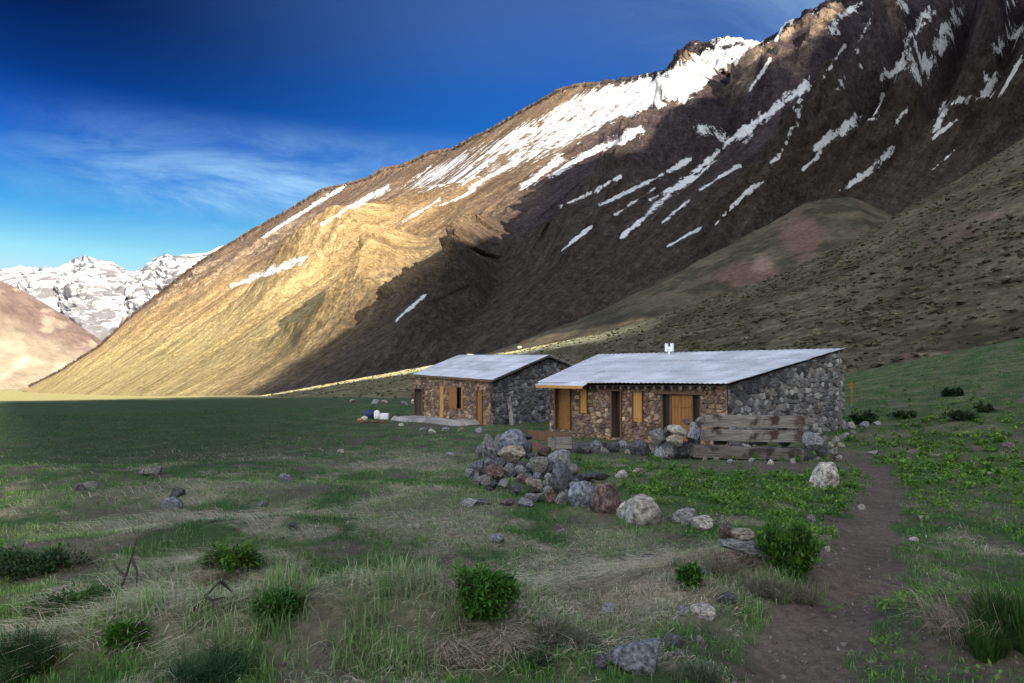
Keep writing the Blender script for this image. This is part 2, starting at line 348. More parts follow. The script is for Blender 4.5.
def G(px, py):
    x, y, z = ray(px, py); rr = np.geomspace(2, 2500, 4000); k = rr / y
    zz = z * k + ZC; g = ground_z(x * k, y * k); i = int(np.argmax(zz < g)); return Vector((x * k[i], y * k[i], g[i]))
def gz(x, y): return float(ground_z(np.array([x]), np.array([y]))[0])

def gs(px, py, cx, cy, sx, sy): return np.exp(-((px - cx) / sx) ** 2 - ((py - cy) / sy) ** 2)
MATS = []
for pts, wd_ in [([(30, 678), (120, 655), (200, 640), (270, 622), (330, 606), (400, 598)], .24), ([(195, 590), (235, 588), (285, 580)], .2), ([(60, 628), (100, 612), (150, 600)], .16), ([(560, 605), (640, 582), (720, 570)], .22), ([(100, 530), (180, 520), (260, 525)], .3), ([(360, 468), (440, 460)], .5), ([(255, 548), (275, 540)], .2), ([(740, 585), (800, 575)], .14)]:
    MATS.append((np.array([G0(*p) for p in pts]), wd_))
def mats(X, Y):
    m = np.zeros(np.shape(X))
    for p, wd_ in MATS:
        d, _, _ = pl_dist(X, Y, p); m = np.maximum(m, sstep(1.25, .3, d / wd_ + .5 * fbm(X * 2.5, Y * 2.5, 3, 24)))
    return m
def veg(X, Y):
    """weights of green grass, bright herbs, straw, bare soil at a place on the meadow"""
    V = np.stack([X, Y, base_z(X, Y)], -1); px, py = proj(V); r = np.hypot(X, Y)
    front = Y > .5
    d, _, _ = pl_dist(X, Y, PATHW); dn = d + .30 * fbm(X * 1.3, Y * 1.3, 3, 21) + .14 * fbm(X * 5, Y * 5, 2, 22)
    soil = sstep(.46, .24, dn)
    n1 = fbm(X * .5, Y * .5, 4, 31); n2 = fbm(X * 1.8, Y * 1.8, 4, 32); n3 = fbm(X * .12, Y * .12, 3, 33)
    right = sstep(790, 900, px)
    soil = np.maximum(soil, .95 * gs(px, py, 960, 665, 130, 45) * sstep(-.25, .2, n2 + .25))
    soil = np.maximum(soil, .8 * gs(px, py, 960, 505, 90, 18) * sstep(-.2, .2, n2))
    soil = np.maximum(soil, gs(px, py, 770, 466, 90, 6.5)); soil = np.maximum(soil, gs(px, py, 620, 447, 80, 8)); soil = np.maximum(soil, gs(px, py, 440, 424, 50, 6)); soil = np.maximum(soil, gs(px, py, 845, 458, 30, 8))
    soil = np.maximum(soil, .9 * gs(px, py, 590, 485, 60, 14) * sstep(-.1, .3, n1))
    herb = np.clip(gs(px, py, 960, 460, 130, 50) + gs(px, py, 720, 487, 130, 26) + gs(px, py, 800, 520, 60, 30) + .6 * gs(px, py, 420, 480, 120, 8) + .8 * gs(px, py, 240, 478, 130, 7) + .5 * gs(px, py, 960, 650, 90, 40), 0, 1)
    herb = herb * sstep(-.45, .1, n2 + .4 * n1)
    straw = np.clip(gs(px, py, 640, 590, 130, 42) + gs(px, py, 300, 620, 190, 22) + .7 * gs(px, py, 120, 660, 130, 25) + .7 * gs(px, py, 420, 465, 70, 8) + .6 * gs(px, py, 190, 515, 130, 28) + .5 * gs(px, py, 450, 540, 160, 30) + .5 * gs(px, py, 230, 595, 90, 14) + .5 * gs(px, py, 330, 455, 150, 8) + .35 * gs(px, py, 480, 660, 120, 30), 0, 1) * sstep(-.3, .2, n1 + .5 * n2)
    far = sstep(40, 200, r); straw = np.where(front, straw, .3); herb = np.where(front, herb, .2)
    soil = np.where(front, soil, .1)
    straw = np.maximum(np.clip(straw * 1.15, 0, 1), mats(X, Y)); straw = np.maximum(straw, .75 * sstep(.12, .38, fbm(X * .9 + 7, Y * .9, 4, 36)) * np.where(front, sstep(40, 12, r), 0)); bare = sstep(.0, .28, fbm(X * 1.1 + 3, Y * 1.1, 4, 35) - .5 * herb - .25 * n3) * np.where(front, sstep(60, 25, r), 0) * .85
    soil = np.maximum(soil, bare * (1 - straw))
    return soil, herb * (1 - soil), straw * (1 - soil), n1, n2, n3, px, py, r

cols = np.unique(np.round(np.concatenate([np.linspace(-180, -50, 60), np.linspace(-50, 50, 1000), np.linspace(50, 180, 60)]), 4))[:-1]
rows = np.concatenate([np.geomspace(.3, 2.5, 14)[:-1], np.geomspace(2.5, 60, 430)[:-1], np.geomspace(60, 900, 120)[:-1], np.geomspace(900, 40000, 40)])
TH, RR = np.meshgrid(np.radians(cols), rows); GX, GY = RR * np.sin(TH), RR * np.cos(TH); GZ = ground_z(GX, GY)
so, he, st, n1, n2, n3, gpx, gpy, gr = veg(GX, GY)
c = mixc(C3(.032, .062, .020) * np.ones(GX.shape + (3,)), C3(.068, .085, .040), sstep(-.3, .4, n1 + .5 * n2))
c = mixc(c, C3(.045, .095, .020), he * .75); rgt = sstep(15, 30, gr) * sstep(600, 850, gpx); c = mixc(c, mixc(C3(.035, .062, .022) * np.ones(GX.shape + (3,)), C3(.095, .095, .055), sstep(-.2, .35, fbm(GX * .5, GY * .5, 4, 41) + .6 * fbm(GX * 2.5, GY * 2.5, 3, 42))), rgt * .8); c = mixc(c, C3(.23, .20, .145), st * .8); c = mixc(c, C3(.088, .070, .058), so)
lit = sstep(200, 420, gr); left_dark = sstep(480, 200, gpx) * sstep(14, 26, gr) * sstep(240, 150, gr); c = mixc(c, C3(.018, .036, .014), left_dark * .7); c = mixc(c, C3(.30, .28, .12), lit * .9)  # mid-left meadow colour darkened, a painted-in vignette
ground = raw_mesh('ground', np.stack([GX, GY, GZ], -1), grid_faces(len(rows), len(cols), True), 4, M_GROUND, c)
tag(ground, kind='structure')

# ------------------------------------------------------------------ mountains: surfaces between a foot line and a crest line
def lerp_rows(tab, s):
    tab = np.array(tab, float); return np.stack([np.interp(s, tab[:, 0], tab[:, k]) for k in range(1, tab.shape[1])], -1)
def sheet(foot, crest, ns, nv, power=1.0, s_of=None):
    """foot, crest: rows of (s, px, py, Y) -> undisplaced points, s, v"""
    s = np.linspace(foot[0][0], foot[-1][0], ns) if s_of is None else s_of
    f = lerp_rows(foot, s); cR = lerp_rows(crest, s); A = P(f[:, 0], f[:, 1], f[:, 2]); B = P(cR[:, 0], cR[:, 1], cR[:, 2])
    v = np.linspace(0, 1, nv); V = A[None] + (B - A)[None] * v[:, None, None]
    V[..., 2] = A[None, :, 2] + (B - A)[None, :, 2] * (v[:, None] ** power)
    return V, np.broadcast_to(s, (nv, len(s))), np.broadcast_to(v[:, None], (nv, len(s)))
def normals(V):
    du = np.gradient(V, axis=1); dv = np.gradient(V, axis=0); n = np.cross(du, dv); n /= np.linalg.norm(n, axis=-1, keepdims=True) + 1e-12
    return n * np.where(n[..., 2:] < 0, -1, 1)
def with_back(V, c, drop, away, steps=14):
    """adds the far side behind the crest so the mountain is solid"""
    top = V[-1]; k = np.linspace(0, 1, steps + 1)[1:]
    B = top[None] + np.array([away[0], away[1], -drop])[None, None] * k[:, None, None]
    B[..., 2] += 0
    return np.concatenate([V, B]), np.concatenate([c, np.repeat(c[-1:], steps, 0)])

# --- A: the great snow-streaked mountain
CREST = [(28, 386, 3500), (60, 370, 3350), (100, 345, 3200), (130, 316, 3080), (165, 288, 2980), (200, 261, 2850), (250, 231, 2700), (300, 203, 2550), (322, 189, 2480), (345, 184, 2400), (370, 177, 2330), (384, 168, 2290), (402, 165, 2240),
         (430, 152, 2150), (455, 148, 2080), (470, 139, 2030), (500, 124, 1950), (516, 114, 1900), (545, 98, 1820), (562, 88, 1780), (580, 84, 1740), (605, 81, 1690), (640, 76, 1620), (662, 72, 1580), (672, 66, 1560), (678, 54, 1550), (692, 42, 1530), (706, 44, 1500),
         (722, 38, 1470), (742, 40, 1440), (762, 43, 1400), (775, 35, 1370), (786, 25, 1350), (800, 17, 1330), (808, 9, 1310), (815, 12, 1300), (823, 2, 1290), (850, -4, 1250), (880, -22, 1210), (950, -75, 1120), (1060, -140, 1040), (1250, -260, 960), (1500, -380, 880), (1900, -520, 800)]
FOOT = [(28, 20, 389, 3400), (100, 24, 391, 3000), (200, 30, 393, 2500), (370, 45, 396, 1800), (470, 75, 398, 1250), (545, 115, 399, 950), (620, 160, 400, 720), (690, 215, 401, 560), (823, 320, 398, 430), (950, 450, 385, 400), (1060, 570, 360, 410), (1250, 760, 310, 420), (1500, 980, 250, 430), (1900, 1300, 150, 440)]
sA = np.concatenate([np.linspace(28, 1100, 1300), np.linspace(1100, 1900, 161)[1:]])
V, S, Vv = sheet(FOOT, [(a, a, b, d) for a, b, d in CREST], 0, 560, 1.12, sA)
VA0 = V; N = normals(V); px, py = proj(V)
Lm = np.cumsum(np.r_[0, np.linalg.norm(np.diff(V[260], axis=0), axis=1)])[None, :] * np.ones_like(S)
Llen = np.linalg.norm(V[-1] - V[0], axis=1)[None, :]; Hm = Vv * Llen
env = np.sin(np.clip(Vv * 1.02, 0, 1) * math.pi) ** .5 * np.clip(Vv * 6, 0, 1)
farf = np.interp(S, [28, 200, 500, 1900], [.6, .85, 1, 1]); rt = sstep(600, 760, S)
warp = 28 * fbm(Lm / 180, Hm / 180, 3, 61)
g_long = ridged((Lm + warp) / 150, Hm / 3000, 2, 60); g_mid = ridged((Lm + warp) / 52, Hm / 900, 3, 64); g_fine = ridged((Lm + .5 * warp) / 17, Hm / 260, 3, 62)
nB = fbm(Lm / 60, Hm / 260, 4, 111); nA = fbm(Lm / 300, Hm / 500, 4, 110); nS = fbm(Lm / 28, Hm / 70, 5, 120); nC = fbm(Lm / 16, Hm / 22, 5, 63, .6)
disp = farf * env * (16 * ridged(Lm / 300, Hm / 1500, 3, 50) + 13 * g_long + (4 + 3 * rt) * g_mid + (1.6 + rt) * g_fine + 2.5 * nC)
rocky = np.clip(sstep(.46, .80, Vv + .14 * fbm(Lm / 130, Hm / 130, 4, 70)) * sstep(600, 800, S) + .8 * sstep(.92, .99, Vv) + .8 * sstep(.72, .88, Vv + .07 * fbm(Lm / 120, Hm / 120, 3, 71)) * sstep(420, 100, S), 0, 1)
crag = ridged(Lm / 62 + .45 * fbm(Lm / 90, Hm / 90, 2, 80), Hm / 300, 5, 81, .62); crag2 = ridged(Lm / 20, Hm / 55, 4, 84, .62); blk = ridged(Lm / 36 + 2, Hm / 36, 4, 86, .6)
disp += rocky * farf * (34 * crag + 9 * crag2 + 7 * blk - 22)
RIBS = [  # polyline in the picture, half width px (shaded side, lit side), height m, rockiness
    ([(768, 46), (715, 84), (692, 116), (645, 148), (604, 180), (562, 217), (520, 236), (470, 262)], 20, 24, 62, 1),
    ([(905, -20), (893, 35), (872, 66), (835, 100), (780, 150), (700, 215), (640, 260)], 20, 20, 75, 1),
    ([(812, 10), (790, 38), (755, 70), (730, 98), (700, 130)], 18, 18, 80, 1),
    ([(850, -10), (835, 30), (800, 80), (760, 130)], 16, 16, 60, 1),
    ([(960, -30), (940, 20), (905, 80), (860, 130), (800, 190)], 20, 20, 80, 1),
    ([(1010, -30), (985, 40), (960, 90), (900, 150)], 20, 20, 80, 1),
    ([(1060, -30), (1030, 50), (990, 110), (930, 170)], 20, 20, 70, 1),
    ([(425, 234), (360, 272), (292, 312), (230, 345)], 5, 16, 60, .05),
    ([(500, 214), (450, 246), (410, 276), (320, 329), (270, 352)], 6, 18, 80, .05),
    ([(395, 210), (364, 230), (302, 266), (229, 324)], 4, 13, 42, .05),
    ([(330, 205), (250, 255), (190, 300), (130, 345)], 7, 12, 34, .7),
    ([(240, 250), (190, 285), (140, 325), (100, 352)], 5, 9, 34, .9),
    ([(420, 195), (330, 250), (250, 300), (190, 345)], 4, 13, 36, .05),
    ([(450, 270), (400, 300), (340, 340)], 5, 14, 16, .1),
]
ribrock = np.zeros_like(S)
for pts, wu, wd, h, rk in RIBS:
    pts0 = np.array(pts, float); nn_ = len(pts0); tb_ = np.linspace(.04, .96, nn_); he_ = h * np.sin(tb_ * math.pi) ** .5 * (1.15 - .5 * tb_) * .75; bs_ = pts0.copy()
    for _ in range(3):
        for i_ in range(nn_):
            j_ = int(np.argmin((px - bs_[i_, 0]) ** 2 + (py - bs_[i_, 1]) ** 2)); v0 = V.reshape(-1, 3)[j_]; v1 = v0 + N.reshape(-1, 3)[j_] * he_[i_]; a0, b0 = proj(v0); a1, b1 = proj(v1); bs_[i_] = pts0[i_] - [a1 - a0, b1 - b0]
    d, t, sd = pl_dist(px, py, [tuple(q) for q in bs_]); wob = 1 + (.2 + .25 * rk) * fbm(Lm / 90, Hm / 90, 3, 90)
    f = np.clip(1 - d / (np.where(sd > 0, wu, wd) * wob), 0, 1); ta = np.clip(t * 4, .04, 1) ** .9 * np.clip((1 - t) * 2, .03, 1) * (1.1 - .45 * t)
    disp += h * ta * np.clip(Vv * 5, 0, 1) * f ** .9 * (1 + (.12 + rk * .4) * fbm(Lm / 34, Hm / 34, 4, 95))
    ribrock = np.maximum(ribrock, rk * ta * sstep(.50, .85, f + .5 * fbm(Lm / 30, Hm / 30, 3, 96)) * sstep(.28, .42, Vv))
disp += ribrock * (15 * ridged(Lm / 26, Hm / 60, 4, 97, .6) - 6)
snowfield = [(655, 74), (700, 50), (755, 38), (768, 42), (722, 72), (690, 98), (650, 112), (612, 124), (560, 152), (520, 168), (470, 186), (430, 194), (400, 190), (430, 166), (480, 146), (520, 124), (560, 100), (600, 84)]
d, t, _ = pl_dist(px, py, snowfield + snowfield[:1]); smooth_ = sstep(-6, 8, np.where(in_poly(px, py, snowfield), d, -d)); disp = disp * (1 - .88 * smooth_)
disp -= 34 * (1 - .6 * smooth_) * sstep(.35, .8, Vv) * np.clip((1 - Vv) * 9, 0, 1) * (.35 + .65 * rt)
cap = .19 * (1 - Vv) * Llen + 3 + 5 * rocky * (crag2 + blk) * np.clip((1 - Vv) * 40, .4, 1)
disp = np.where(disp > cap - 12, cap - 12 * np.exp(-np.clip((disp - cap + 12) / 12, 0, 30)), disp) * np.clip((1 - Vv) * 25 + .05, 0, 1) + (Vv > .985) * 5 * (crag2 + blk - .3)
CRA = np.array(CREST, float)
for _ in range(5):
    VA = V + N * disp[..., None]; pxA, pyA = proj(VA); bad = (pyA < np.interp(pxA, CRA[:, 0], CRA[:, 1]) + 2) & (Vv < .985); disp = np.where(bad, disp - 7 - .25 * np.abs(disp), disp)
VA = V + N * disp[..., None]; pxA, pyA = proj(VA)
# colours of scree, grass and rock
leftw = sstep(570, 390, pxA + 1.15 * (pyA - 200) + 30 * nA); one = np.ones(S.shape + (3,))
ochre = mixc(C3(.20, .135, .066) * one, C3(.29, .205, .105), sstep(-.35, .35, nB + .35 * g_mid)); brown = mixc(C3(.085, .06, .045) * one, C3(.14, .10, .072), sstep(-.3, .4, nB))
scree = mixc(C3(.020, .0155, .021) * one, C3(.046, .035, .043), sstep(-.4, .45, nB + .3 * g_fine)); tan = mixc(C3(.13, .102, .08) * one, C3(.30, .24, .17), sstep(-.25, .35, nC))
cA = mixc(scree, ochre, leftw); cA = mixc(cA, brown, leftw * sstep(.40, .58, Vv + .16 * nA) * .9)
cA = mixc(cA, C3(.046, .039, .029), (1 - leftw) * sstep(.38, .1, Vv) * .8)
cA = mixc(cA, tan, np.clip(ribrock * 1.1, 0, 1) * .85)
cA = mixc(cA, mixc(C3(.012, .0105, .015) * one, C3(.035, .030, .037), sstep(-.3, .3, nC)), rocky * (1 - ribrock) * sstep(500, 640, S) * .85); cA = mixc(cA, C3(.10, .074, .058), rocky * sstep(640, 500, S) * .7)
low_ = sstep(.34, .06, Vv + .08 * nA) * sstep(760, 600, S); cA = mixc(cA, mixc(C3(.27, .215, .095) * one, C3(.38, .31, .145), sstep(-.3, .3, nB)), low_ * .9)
# snow field: .5 is the edge, the shader frays it
snow = np.zeros_like(S); nF2 = ridged(Lm / 13, Hm / 420, 3, 123); nFw = ridged(Lm / 46, Hm / 700, 2, 124)
basin = [(655, 74), (700, 50), (755, 38), (768, 42), (722, 72), (690, 98), (650, 112), (612, 124), (560, 152), (520, 168), (470, 186), (430, 194), (400, 190), (430, 166), (480, 146), (520, 124), (560, 100), (600, 84)]
d, t, _ = pl_dist(pxA, pyA, basin + basin[:1]); ins = np.where(in_poly(pxA, pyA, basin), d, -d)
low = sstep(640, 440, pxA)
snow = np.maximum(snow, .5 + np.clip(.07 * (ins + 5 * nS), -.5, .45) - .68 * sstep(.12, .72, .75 * nF2 + .5 * nFw + .45 * nS) * (.42 + .58 * low) - .5 * sstep(.25, .5, .8 * nS + .5 * nC) )
SN = [([(808, 84), (782, 104), (735, 136), (700, 168), (660, 202), (622, 236)], 6, 3), ([(700, 130), (728, 140), (748, 132)], 7, 6), ([(800, 95), (795, 125), (775, 160)], 3, 2), ([(860, 118), (838, 132), (815, 148)], 6, 3), ([(893, 150), (870, 172), (842, 190)], 5, 3),
      ([(1030, 28), (1008, 36), (998, 48)], 9, 5), ([(928, 12), (910, 45), (895, 74), (885, 78)], 6, 5), ([(962, 4), (938, 50), (926, 70), (915, 72)], 5, 9), ([(998, 74), (988, 92), (965, 99), (946, 104), (934, 132)], 5, 3), ([(860, 2), (828, 28)], 4, 2),
      ([(835, 20), (832, 30)], 6, 6), ([(868, 60), (835, 88)], 2, 2), ([(757, 184), (726, 210)], 3, 2), ([(700, 228), (668, 246)], 3, 1), ([(690, 200), (662, 222)], 2, 2), ([(302, 258), (270, 272), (232, 286)], 5, 2.5), ([(388, 188), (352, 206), (322, 224)], 3.5, 2), ([(345, 186), (290, 220), (262, 238)], 2.4, 1.5),
      ([(592, 226), (562, 250)], 2, 1.4), ([(424, 296), (396, 320)], 2.4, 1.8), ([(690, 160), (640, 186), (600, 205)], 3, 2), ([(655, 188), (615, 215)], 2, 2), ([(640, 130), (590, 152), (550, 176)], 5, 3), ([(560, 160), (522, 186)], 6, 4), ([(790, 10), (776, 40)], 2, 2), ([(905, 60), (895, 66)], 4, 3),
      ([(440, 200), (402, 222)], 2, 1.5), ([(520, 160), (470, 188)], 4, 2), ([(960, 118), (930, 140)], 2, 1.4), ([(985, 75), (990, 95)], 3, 2), ([(895, -6), (905, 8)], 6, 5), ([(1015, 2), (995, 6)], 4, 3), ([(775, 105), (762, 118)], 3, 2), ([(740, 165), (700, 190)], 2, 1.5), ([(720, 150), (690, 178), (650, 200)], 3, 2), ([(715, 40), (760, 42)], 6, 4), ([(770, 60), (750, 90)], 2, 1.5), ([(845, 45), (820, 80)], 1.8, 1.4), ([(870, 20), (850, 60)], 1.8, 1.4), ([(915, 100), (890, 130)], 1.8, 1.4), ([(885, 95), (872, 118)], 1.8, 1.4), ([(740, 200), (715, 225)], 1.6, 1.2), ([(620, 176), (585, 196)], 2.4, 1.6), ([(600, 190), (560, 206)], 2, 1.4), ([(1020, 60), (1000, 95)], 2, 1.5), ([(955, 150), (935, 168)], 1.6, 1.2), ([(825, 150), (800, 172)], 1.6, 1.2), ([(475, 190), (440, 206)], 2, 1.3)]
for pts, w0, w1 in SN:
    d, t, _ = pl_dist(pxA, pyA, pts); w_ = .80 * (w0 + (w1 - w0) * t); snow = np.maximum(snow, np.clip(.5 + .30 * (w_ * (.80 + 1.1 * nS) - d) / w_, 0, .85))
snow = np.maximum(snow, np.clip(.5 + .9 * (nS + .3 * rocky - .45 * crag - .50), 0, .8) * rocky * sstep(640, 720, S))
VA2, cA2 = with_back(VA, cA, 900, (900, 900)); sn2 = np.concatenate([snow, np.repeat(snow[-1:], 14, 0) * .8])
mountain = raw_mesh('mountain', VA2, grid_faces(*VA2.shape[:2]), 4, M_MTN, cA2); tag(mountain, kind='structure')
fl_ = np.stack([Lm, Hm, 0 * Lm], -1); fl_ = np.concatenate([fl_, np.repeat(fl_[-1:], 14, 0)]); at_ = mountain.data.attributes.new('fall', 'FLOAT_VECTOR', 'POINT'); at_.data.foreach_set('vector', fl_.astype(np.float32).ravel())
at_ = mountain.data.attributes.new('snow', 'FLOAT', 'POINT'); at_.data.foreach_set('value', sn2.astype(np.float32).ravel())

# --- B1: the red-earth hill, B2: the scrub hillside
def hill(name, foot, crest, ns, nv, power, amp, colfn, drop, away, bumps=None):
    s = np.linspace(foot[0][0], foot[-1][0], ns); V, S, Vv = sheet(foot, crest, 0, nv, power, s); N = normals(V)
    L = V[..., 0] * .7 - V[..., 1] * .5; H = V[..., 1] * .6 + V[..., 0] * .6
    e = np.sin(np.clip(Vv, 0, 1) * math.pi) ** .6
    d = e * amp * (fbm(L / 60, H / 110, 4, 130) + .5 * ridged(L / 26, H / 80, 3, 131)) + amp * .25 * fbm(V[..., 0] / 12, V[..., 1] / 12, 3, 132) * np.clip(Vv * 5, 0, 1)
    V = V + N * d[..., None]; px, py = proj(V); V[0, :, 2] -= 9; V[0, :, :2] *= .97; c = colfn(V, S, Vv, px, py)
    V2, c2 = with_back(V, c, drop, away); o = raw_mesh(name, V2, grid_faces(*V2.shape[:2]), 4, M_HILL, c2); tag(o, kind='structure'); return V, c
def colB1(V, S, v, px, py):
    n = fbm(V[..., 0] / 25, V[..., 1] / 25, 4, 140); n2 = fbm(V[..., 0] / 6, V[..., 1] / 6, 3, 141)
    c = mixc(C3(.036, .034, .021) * np.ones(S.shape + (3,)), C3(.075, .064, .042), sstep(-.3, .3, n + .4 * n2))
    red = 1.05 * gs(px, py, 802, 234, 26, 26) + gs(px, py, 750, 276, 38, 14) * 1.3
    c = mixc(c, C3(.108, .068, .050), sstep(.35, .75, red + .3 * n + .15 * n2) * .85); return mixc(c, C3(.17, .12, .095), sstep(.5, .8, gs(px, py, 762, 264, 16, 14) + .3 * n2) * .7)
def colB2(V, S, v, px, py):
    n = fbm(V[..., 0] / 18, V[..., 1] / 18, 4, 150); n2 = fbm(V[..., 0] / 4, V[..., 1] / 4, 4, 151); n3 = fbm(V[..., 0] / 1.4, V[..., 1] / 1.4, 3, 152)
    c = mixc(C3(.040, .036, .020) * np.ones(S.shape + (3,)), C3(.096, .083, .050), sstep(-.35, .35, .6 * n + .6 * n2 + .5 * n3))
    c = mixc(c, C3(.10, .07, .055), sstep(.45, .75, gs(px, py, 955, 235, 60, 45) * .8 + .5 * n + .2 * n2) * .6)
    c = mixc(c, C3(.13, .085, .058), sstep(.45, .8, gs(px, py, 935, 358, 45, 10) + .4 * n2))
    c = mixc(c, C3(.19, .17, .135), sstep(.42, .5, n3 + .3 * n2 - .1) * .6)
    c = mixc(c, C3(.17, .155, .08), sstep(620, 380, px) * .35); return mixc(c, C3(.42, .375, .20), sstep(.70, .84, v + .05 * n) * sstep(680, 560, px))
cB1 = [(0, 380, 382, 330), (.15, 500, 350, 300), (.3, 600, 311, 320), (.45, 690, 266, 340), (.58, 768, 224, 360), (.68, 806, 203, 366), (.78, 850, 196, 370), (.88, 885, 212, 372), (1, 960, 262, 370)]
fB1 = [(0, 380, 400, 215), (.15, 500, 392, 190), (.3, 600, 380, 185), (.45, 700, 345, 205), (.58, 800, 300, 220), (.68, 850, 285, 226), (.78, 890, 270, 232), (.88, 930, 270, 240), (1, 990, 290, 250)]
VB1, _ = hill('red_hill', fB1, cB1, 520, 160, 1.05, 3.5, colB1, 60, (60, 60))
WB = 190.0
def yb(px): return WB / (SUN_AZ[0] - (px - 512) / 683 * SUN_AZ[1])
cB2 = [(0, 225, 402, yb(225)), (.08, 300, 389, yb(300)), (.18, 400, 371, yb(400)), (.28, 500, 353, yb(500)), (.38, 600, 334, yb(600)), (.48, 700, 303, 203), (.58, 780, 275, 198), (.67, 850, 243, 205), (.75, 900, 213, 215), (.83, 960, 178, 228), (.91, 1040, 128, 245), (1, 1250, 15, 280)]
fB2 = [(0, 215, 406, 320), (.08, 280, 408, 190), (.18, 380, 410, 130), (.28, 470, 408, 100), (.38, 560, 402, 86), (.48, 650, 393, 78), (.58, 740, 384, 73), (.67, 830, 374, 68), (.75, 890, 367, 65), (.83, 950, 361, 62), (.91, 1030, 353, 59), (1, 1250, 335, 54)]
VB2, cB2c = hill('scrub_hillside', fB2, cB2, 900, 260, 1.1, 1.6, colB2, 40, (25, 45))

# --- C: pink slope across the valley
def colC(V, S, v, px, py):
    n = fbm(V[..., 0] / 160, V[..., 1] / 300, 4, 160); c = mixc(C3(.20, .172, .13) * np.ones(S.shape + (3,)), C3(.115, .082, .074), sstep(.35, .75, v + .2 * n)); return mixc(c, C3(.34, .29, .22), sstep(.1, .4, n) * .5)
s = np.linspace(0, 1, 260)
V, S, Vv = sheet([(0, -900, 392, 2600), (.35, -300, 391, 3600), (.6, -20, 390, 4000), (.8, 60, 389, 4300), (1, 140, 389, 4700)], [(0, -1100, -40, 3800), (.35, -330, 150, 4500), (.6, -20, 272, 4900), (.7, 22, 290, 5000), (.8, 62, 314, 5100), (.9, 100, 340, 5200), (1, 150, 384, 5300)], 0, 150, 1.1, s)
N = normals(V); L = np.cumsum(np.r_[0, np.linalg.norm(np.diff(V[60], axis=0), axis=1)])[None] * np.ones_like(S); Hm2 = Vv * 1500
e = np.sin(np.clip(Vv, 0, 1) * math.pi) ** .5
V = V + N * (e * (26 * ridged(L / 260, Hm2 / 1500, 4, 165) + sstep(.5, .9, Vv) * 30 * ridged(L / 120, Hm2 / 260, 4, 166)))[..., None]
c = colC(V, S, Vv, *proj(V)); V2, c2 = with_back(V, c, 900, (-700, 900)); tag(raw_mesh('opposite_slope', V2, grid_faces(*V2.shape[:2]), 4, M_FAR, c2), kind='structure')

# --- D: the snow range at the head of the valley
DC = [(-400, 225), (-250, 250), (-120, 240), (-40, 258), (0, 266), (20, 263), (40, 265), (58, 264), (72, 257), (85, 252), (98, 256), (112, 259), (124, 266), (134, 269), (146, 264), (156, 254), (166, 250), (176, 253), (190, 251), (205, 250), (230, 240), (300, 225), (420, 230)]
s = np.linspace(-400, 420, 900); sh = np.interp(s, *np.array(DC).T) + 4 ; nv = 260
V = None; vv = np.linspace(0, 1, nv)
A_ = P(s, 398 + 0 * s, 9500 + 0 * s); B_ = P(s, sh, 12500 + 900 * vnoise(s / 40, 0 * s, 3)); V = A_[None] + (B_ - A_)[None] * vv[:, None, None]
S = np.broadcast_to(s, V.shape[:2]); Vv = np.broadcast_to(vv[:, None], V.shape[:2]); e = np.sin(np.clip(Vv * 1.06, 0, 1) * math.pi) ** .5
xx = V[..., 0] / 1000; yy = Vv * 3
dd = e * (420 * ridged(xx * .9 + .4 * vnoise(xx * 2, yy * 2, 9), yy * .8, 5, 170, .55) + 130 * ridged(xx * 4, yy * 4, 5, 171, .6)) + 40 * ridged(xx * 6, yy * 6, 4, 172) * (Vv > .9)
N = normals(V); V = V + N * dd[..., None]; N2 = normals(V)
rockD = sstep(-.20, .02, fbm(xx * 7, yy * 7, 5, 173, .6) + .55 * (.55 - N2[..., 2]) + .55 * sstep(.55, .1, Vv) - .10)
c = mixc(C3(.46, .47, .50) * np.ones(S.shape + (3,)), C3(.085, .088, .105), rockD * .92); c = mixc(c, C3(.30, .22, .2), sstep(.3, .12, Vv))
V2, c2 = with_back(V, c, 2500, (0, 2500)); tag(raw_mesh('snow_range', V2, grid_faces(*V2.shape[:2]), 4, M_FAR, c2), kind='structure')

# --- unseen peak behind the camera, crest shaped to lay shadow on the meadow and lower slopes
AX, AY = SUN_AZ; TAN = math.tan(SUN_EL); Q0 = 850.0
def wh(Vp): return Vp[..., 0] * -AY + Vp[..., 1] * AX, Vp[..., 2] + (Q0 - (Vp[..., 0] * AX + Vp[..., 1] * AY)) * TAN
def near(Vs, px, py):
    a, b = proj(Vs); i = np.argmin((a - px) ** 2 + (b - py) ** 2); return Vs.reshape(-1, 3)[i]
targets = [near(VA0, *q) + np.array([0, 0, 14.]) for q in [(262, 396), (345, 343), (400, 320), (445, 284), (470, 258), (505, 240), (562, 214), (604, 178), (645, 146), (692, 112), (735, 62), (775, 26), (822, -20), (900, -70), (1000, -120)]]
for q in [(-300, 396), (0, 401), (120, 399), (215, 400)]:
    g_ = G(*q); targets.append(np.array(g_))
TW, TZ = wh(np.array(targets)); o_ = np.argsort(TW); TW, TZ = TW[o_], TZ[o_]
print('occluder', np.round(TW), np.round(TZ))
w = np.linspace(TW[0] - 1500, TW[-1] + 900, 1500); zt = np.interp(w, TW, TZ)
zt = np.where(w < TW[0], TZ[0] + (w - TW[0]) * .05, zt); zt = np.where(w > TW[-1], TZ[-1] - (w - TW[-1]) * .3, zt)
zt = zt - 40 * np.exp(-((w - 480) / 45) ** 2) - 34 * sstep(540, 640, w) * sstep(1010, 930, w)
zt = zt + 5 * fbm(w / 60, 0 * w, 4, 180)
cw_, ch_ = wh(np.array([near(VB2, *q_) for q_ in [(300, 389), (400, 371), (500, 353), (570, 340)]]))
zt = zt - np.clip(zt - ch_.min() + 1.5, 0, 999) * sstep(27, 20, np.abs(w - cw_.mean()))  # notch cut in the crest to let sun onto the hillside rim
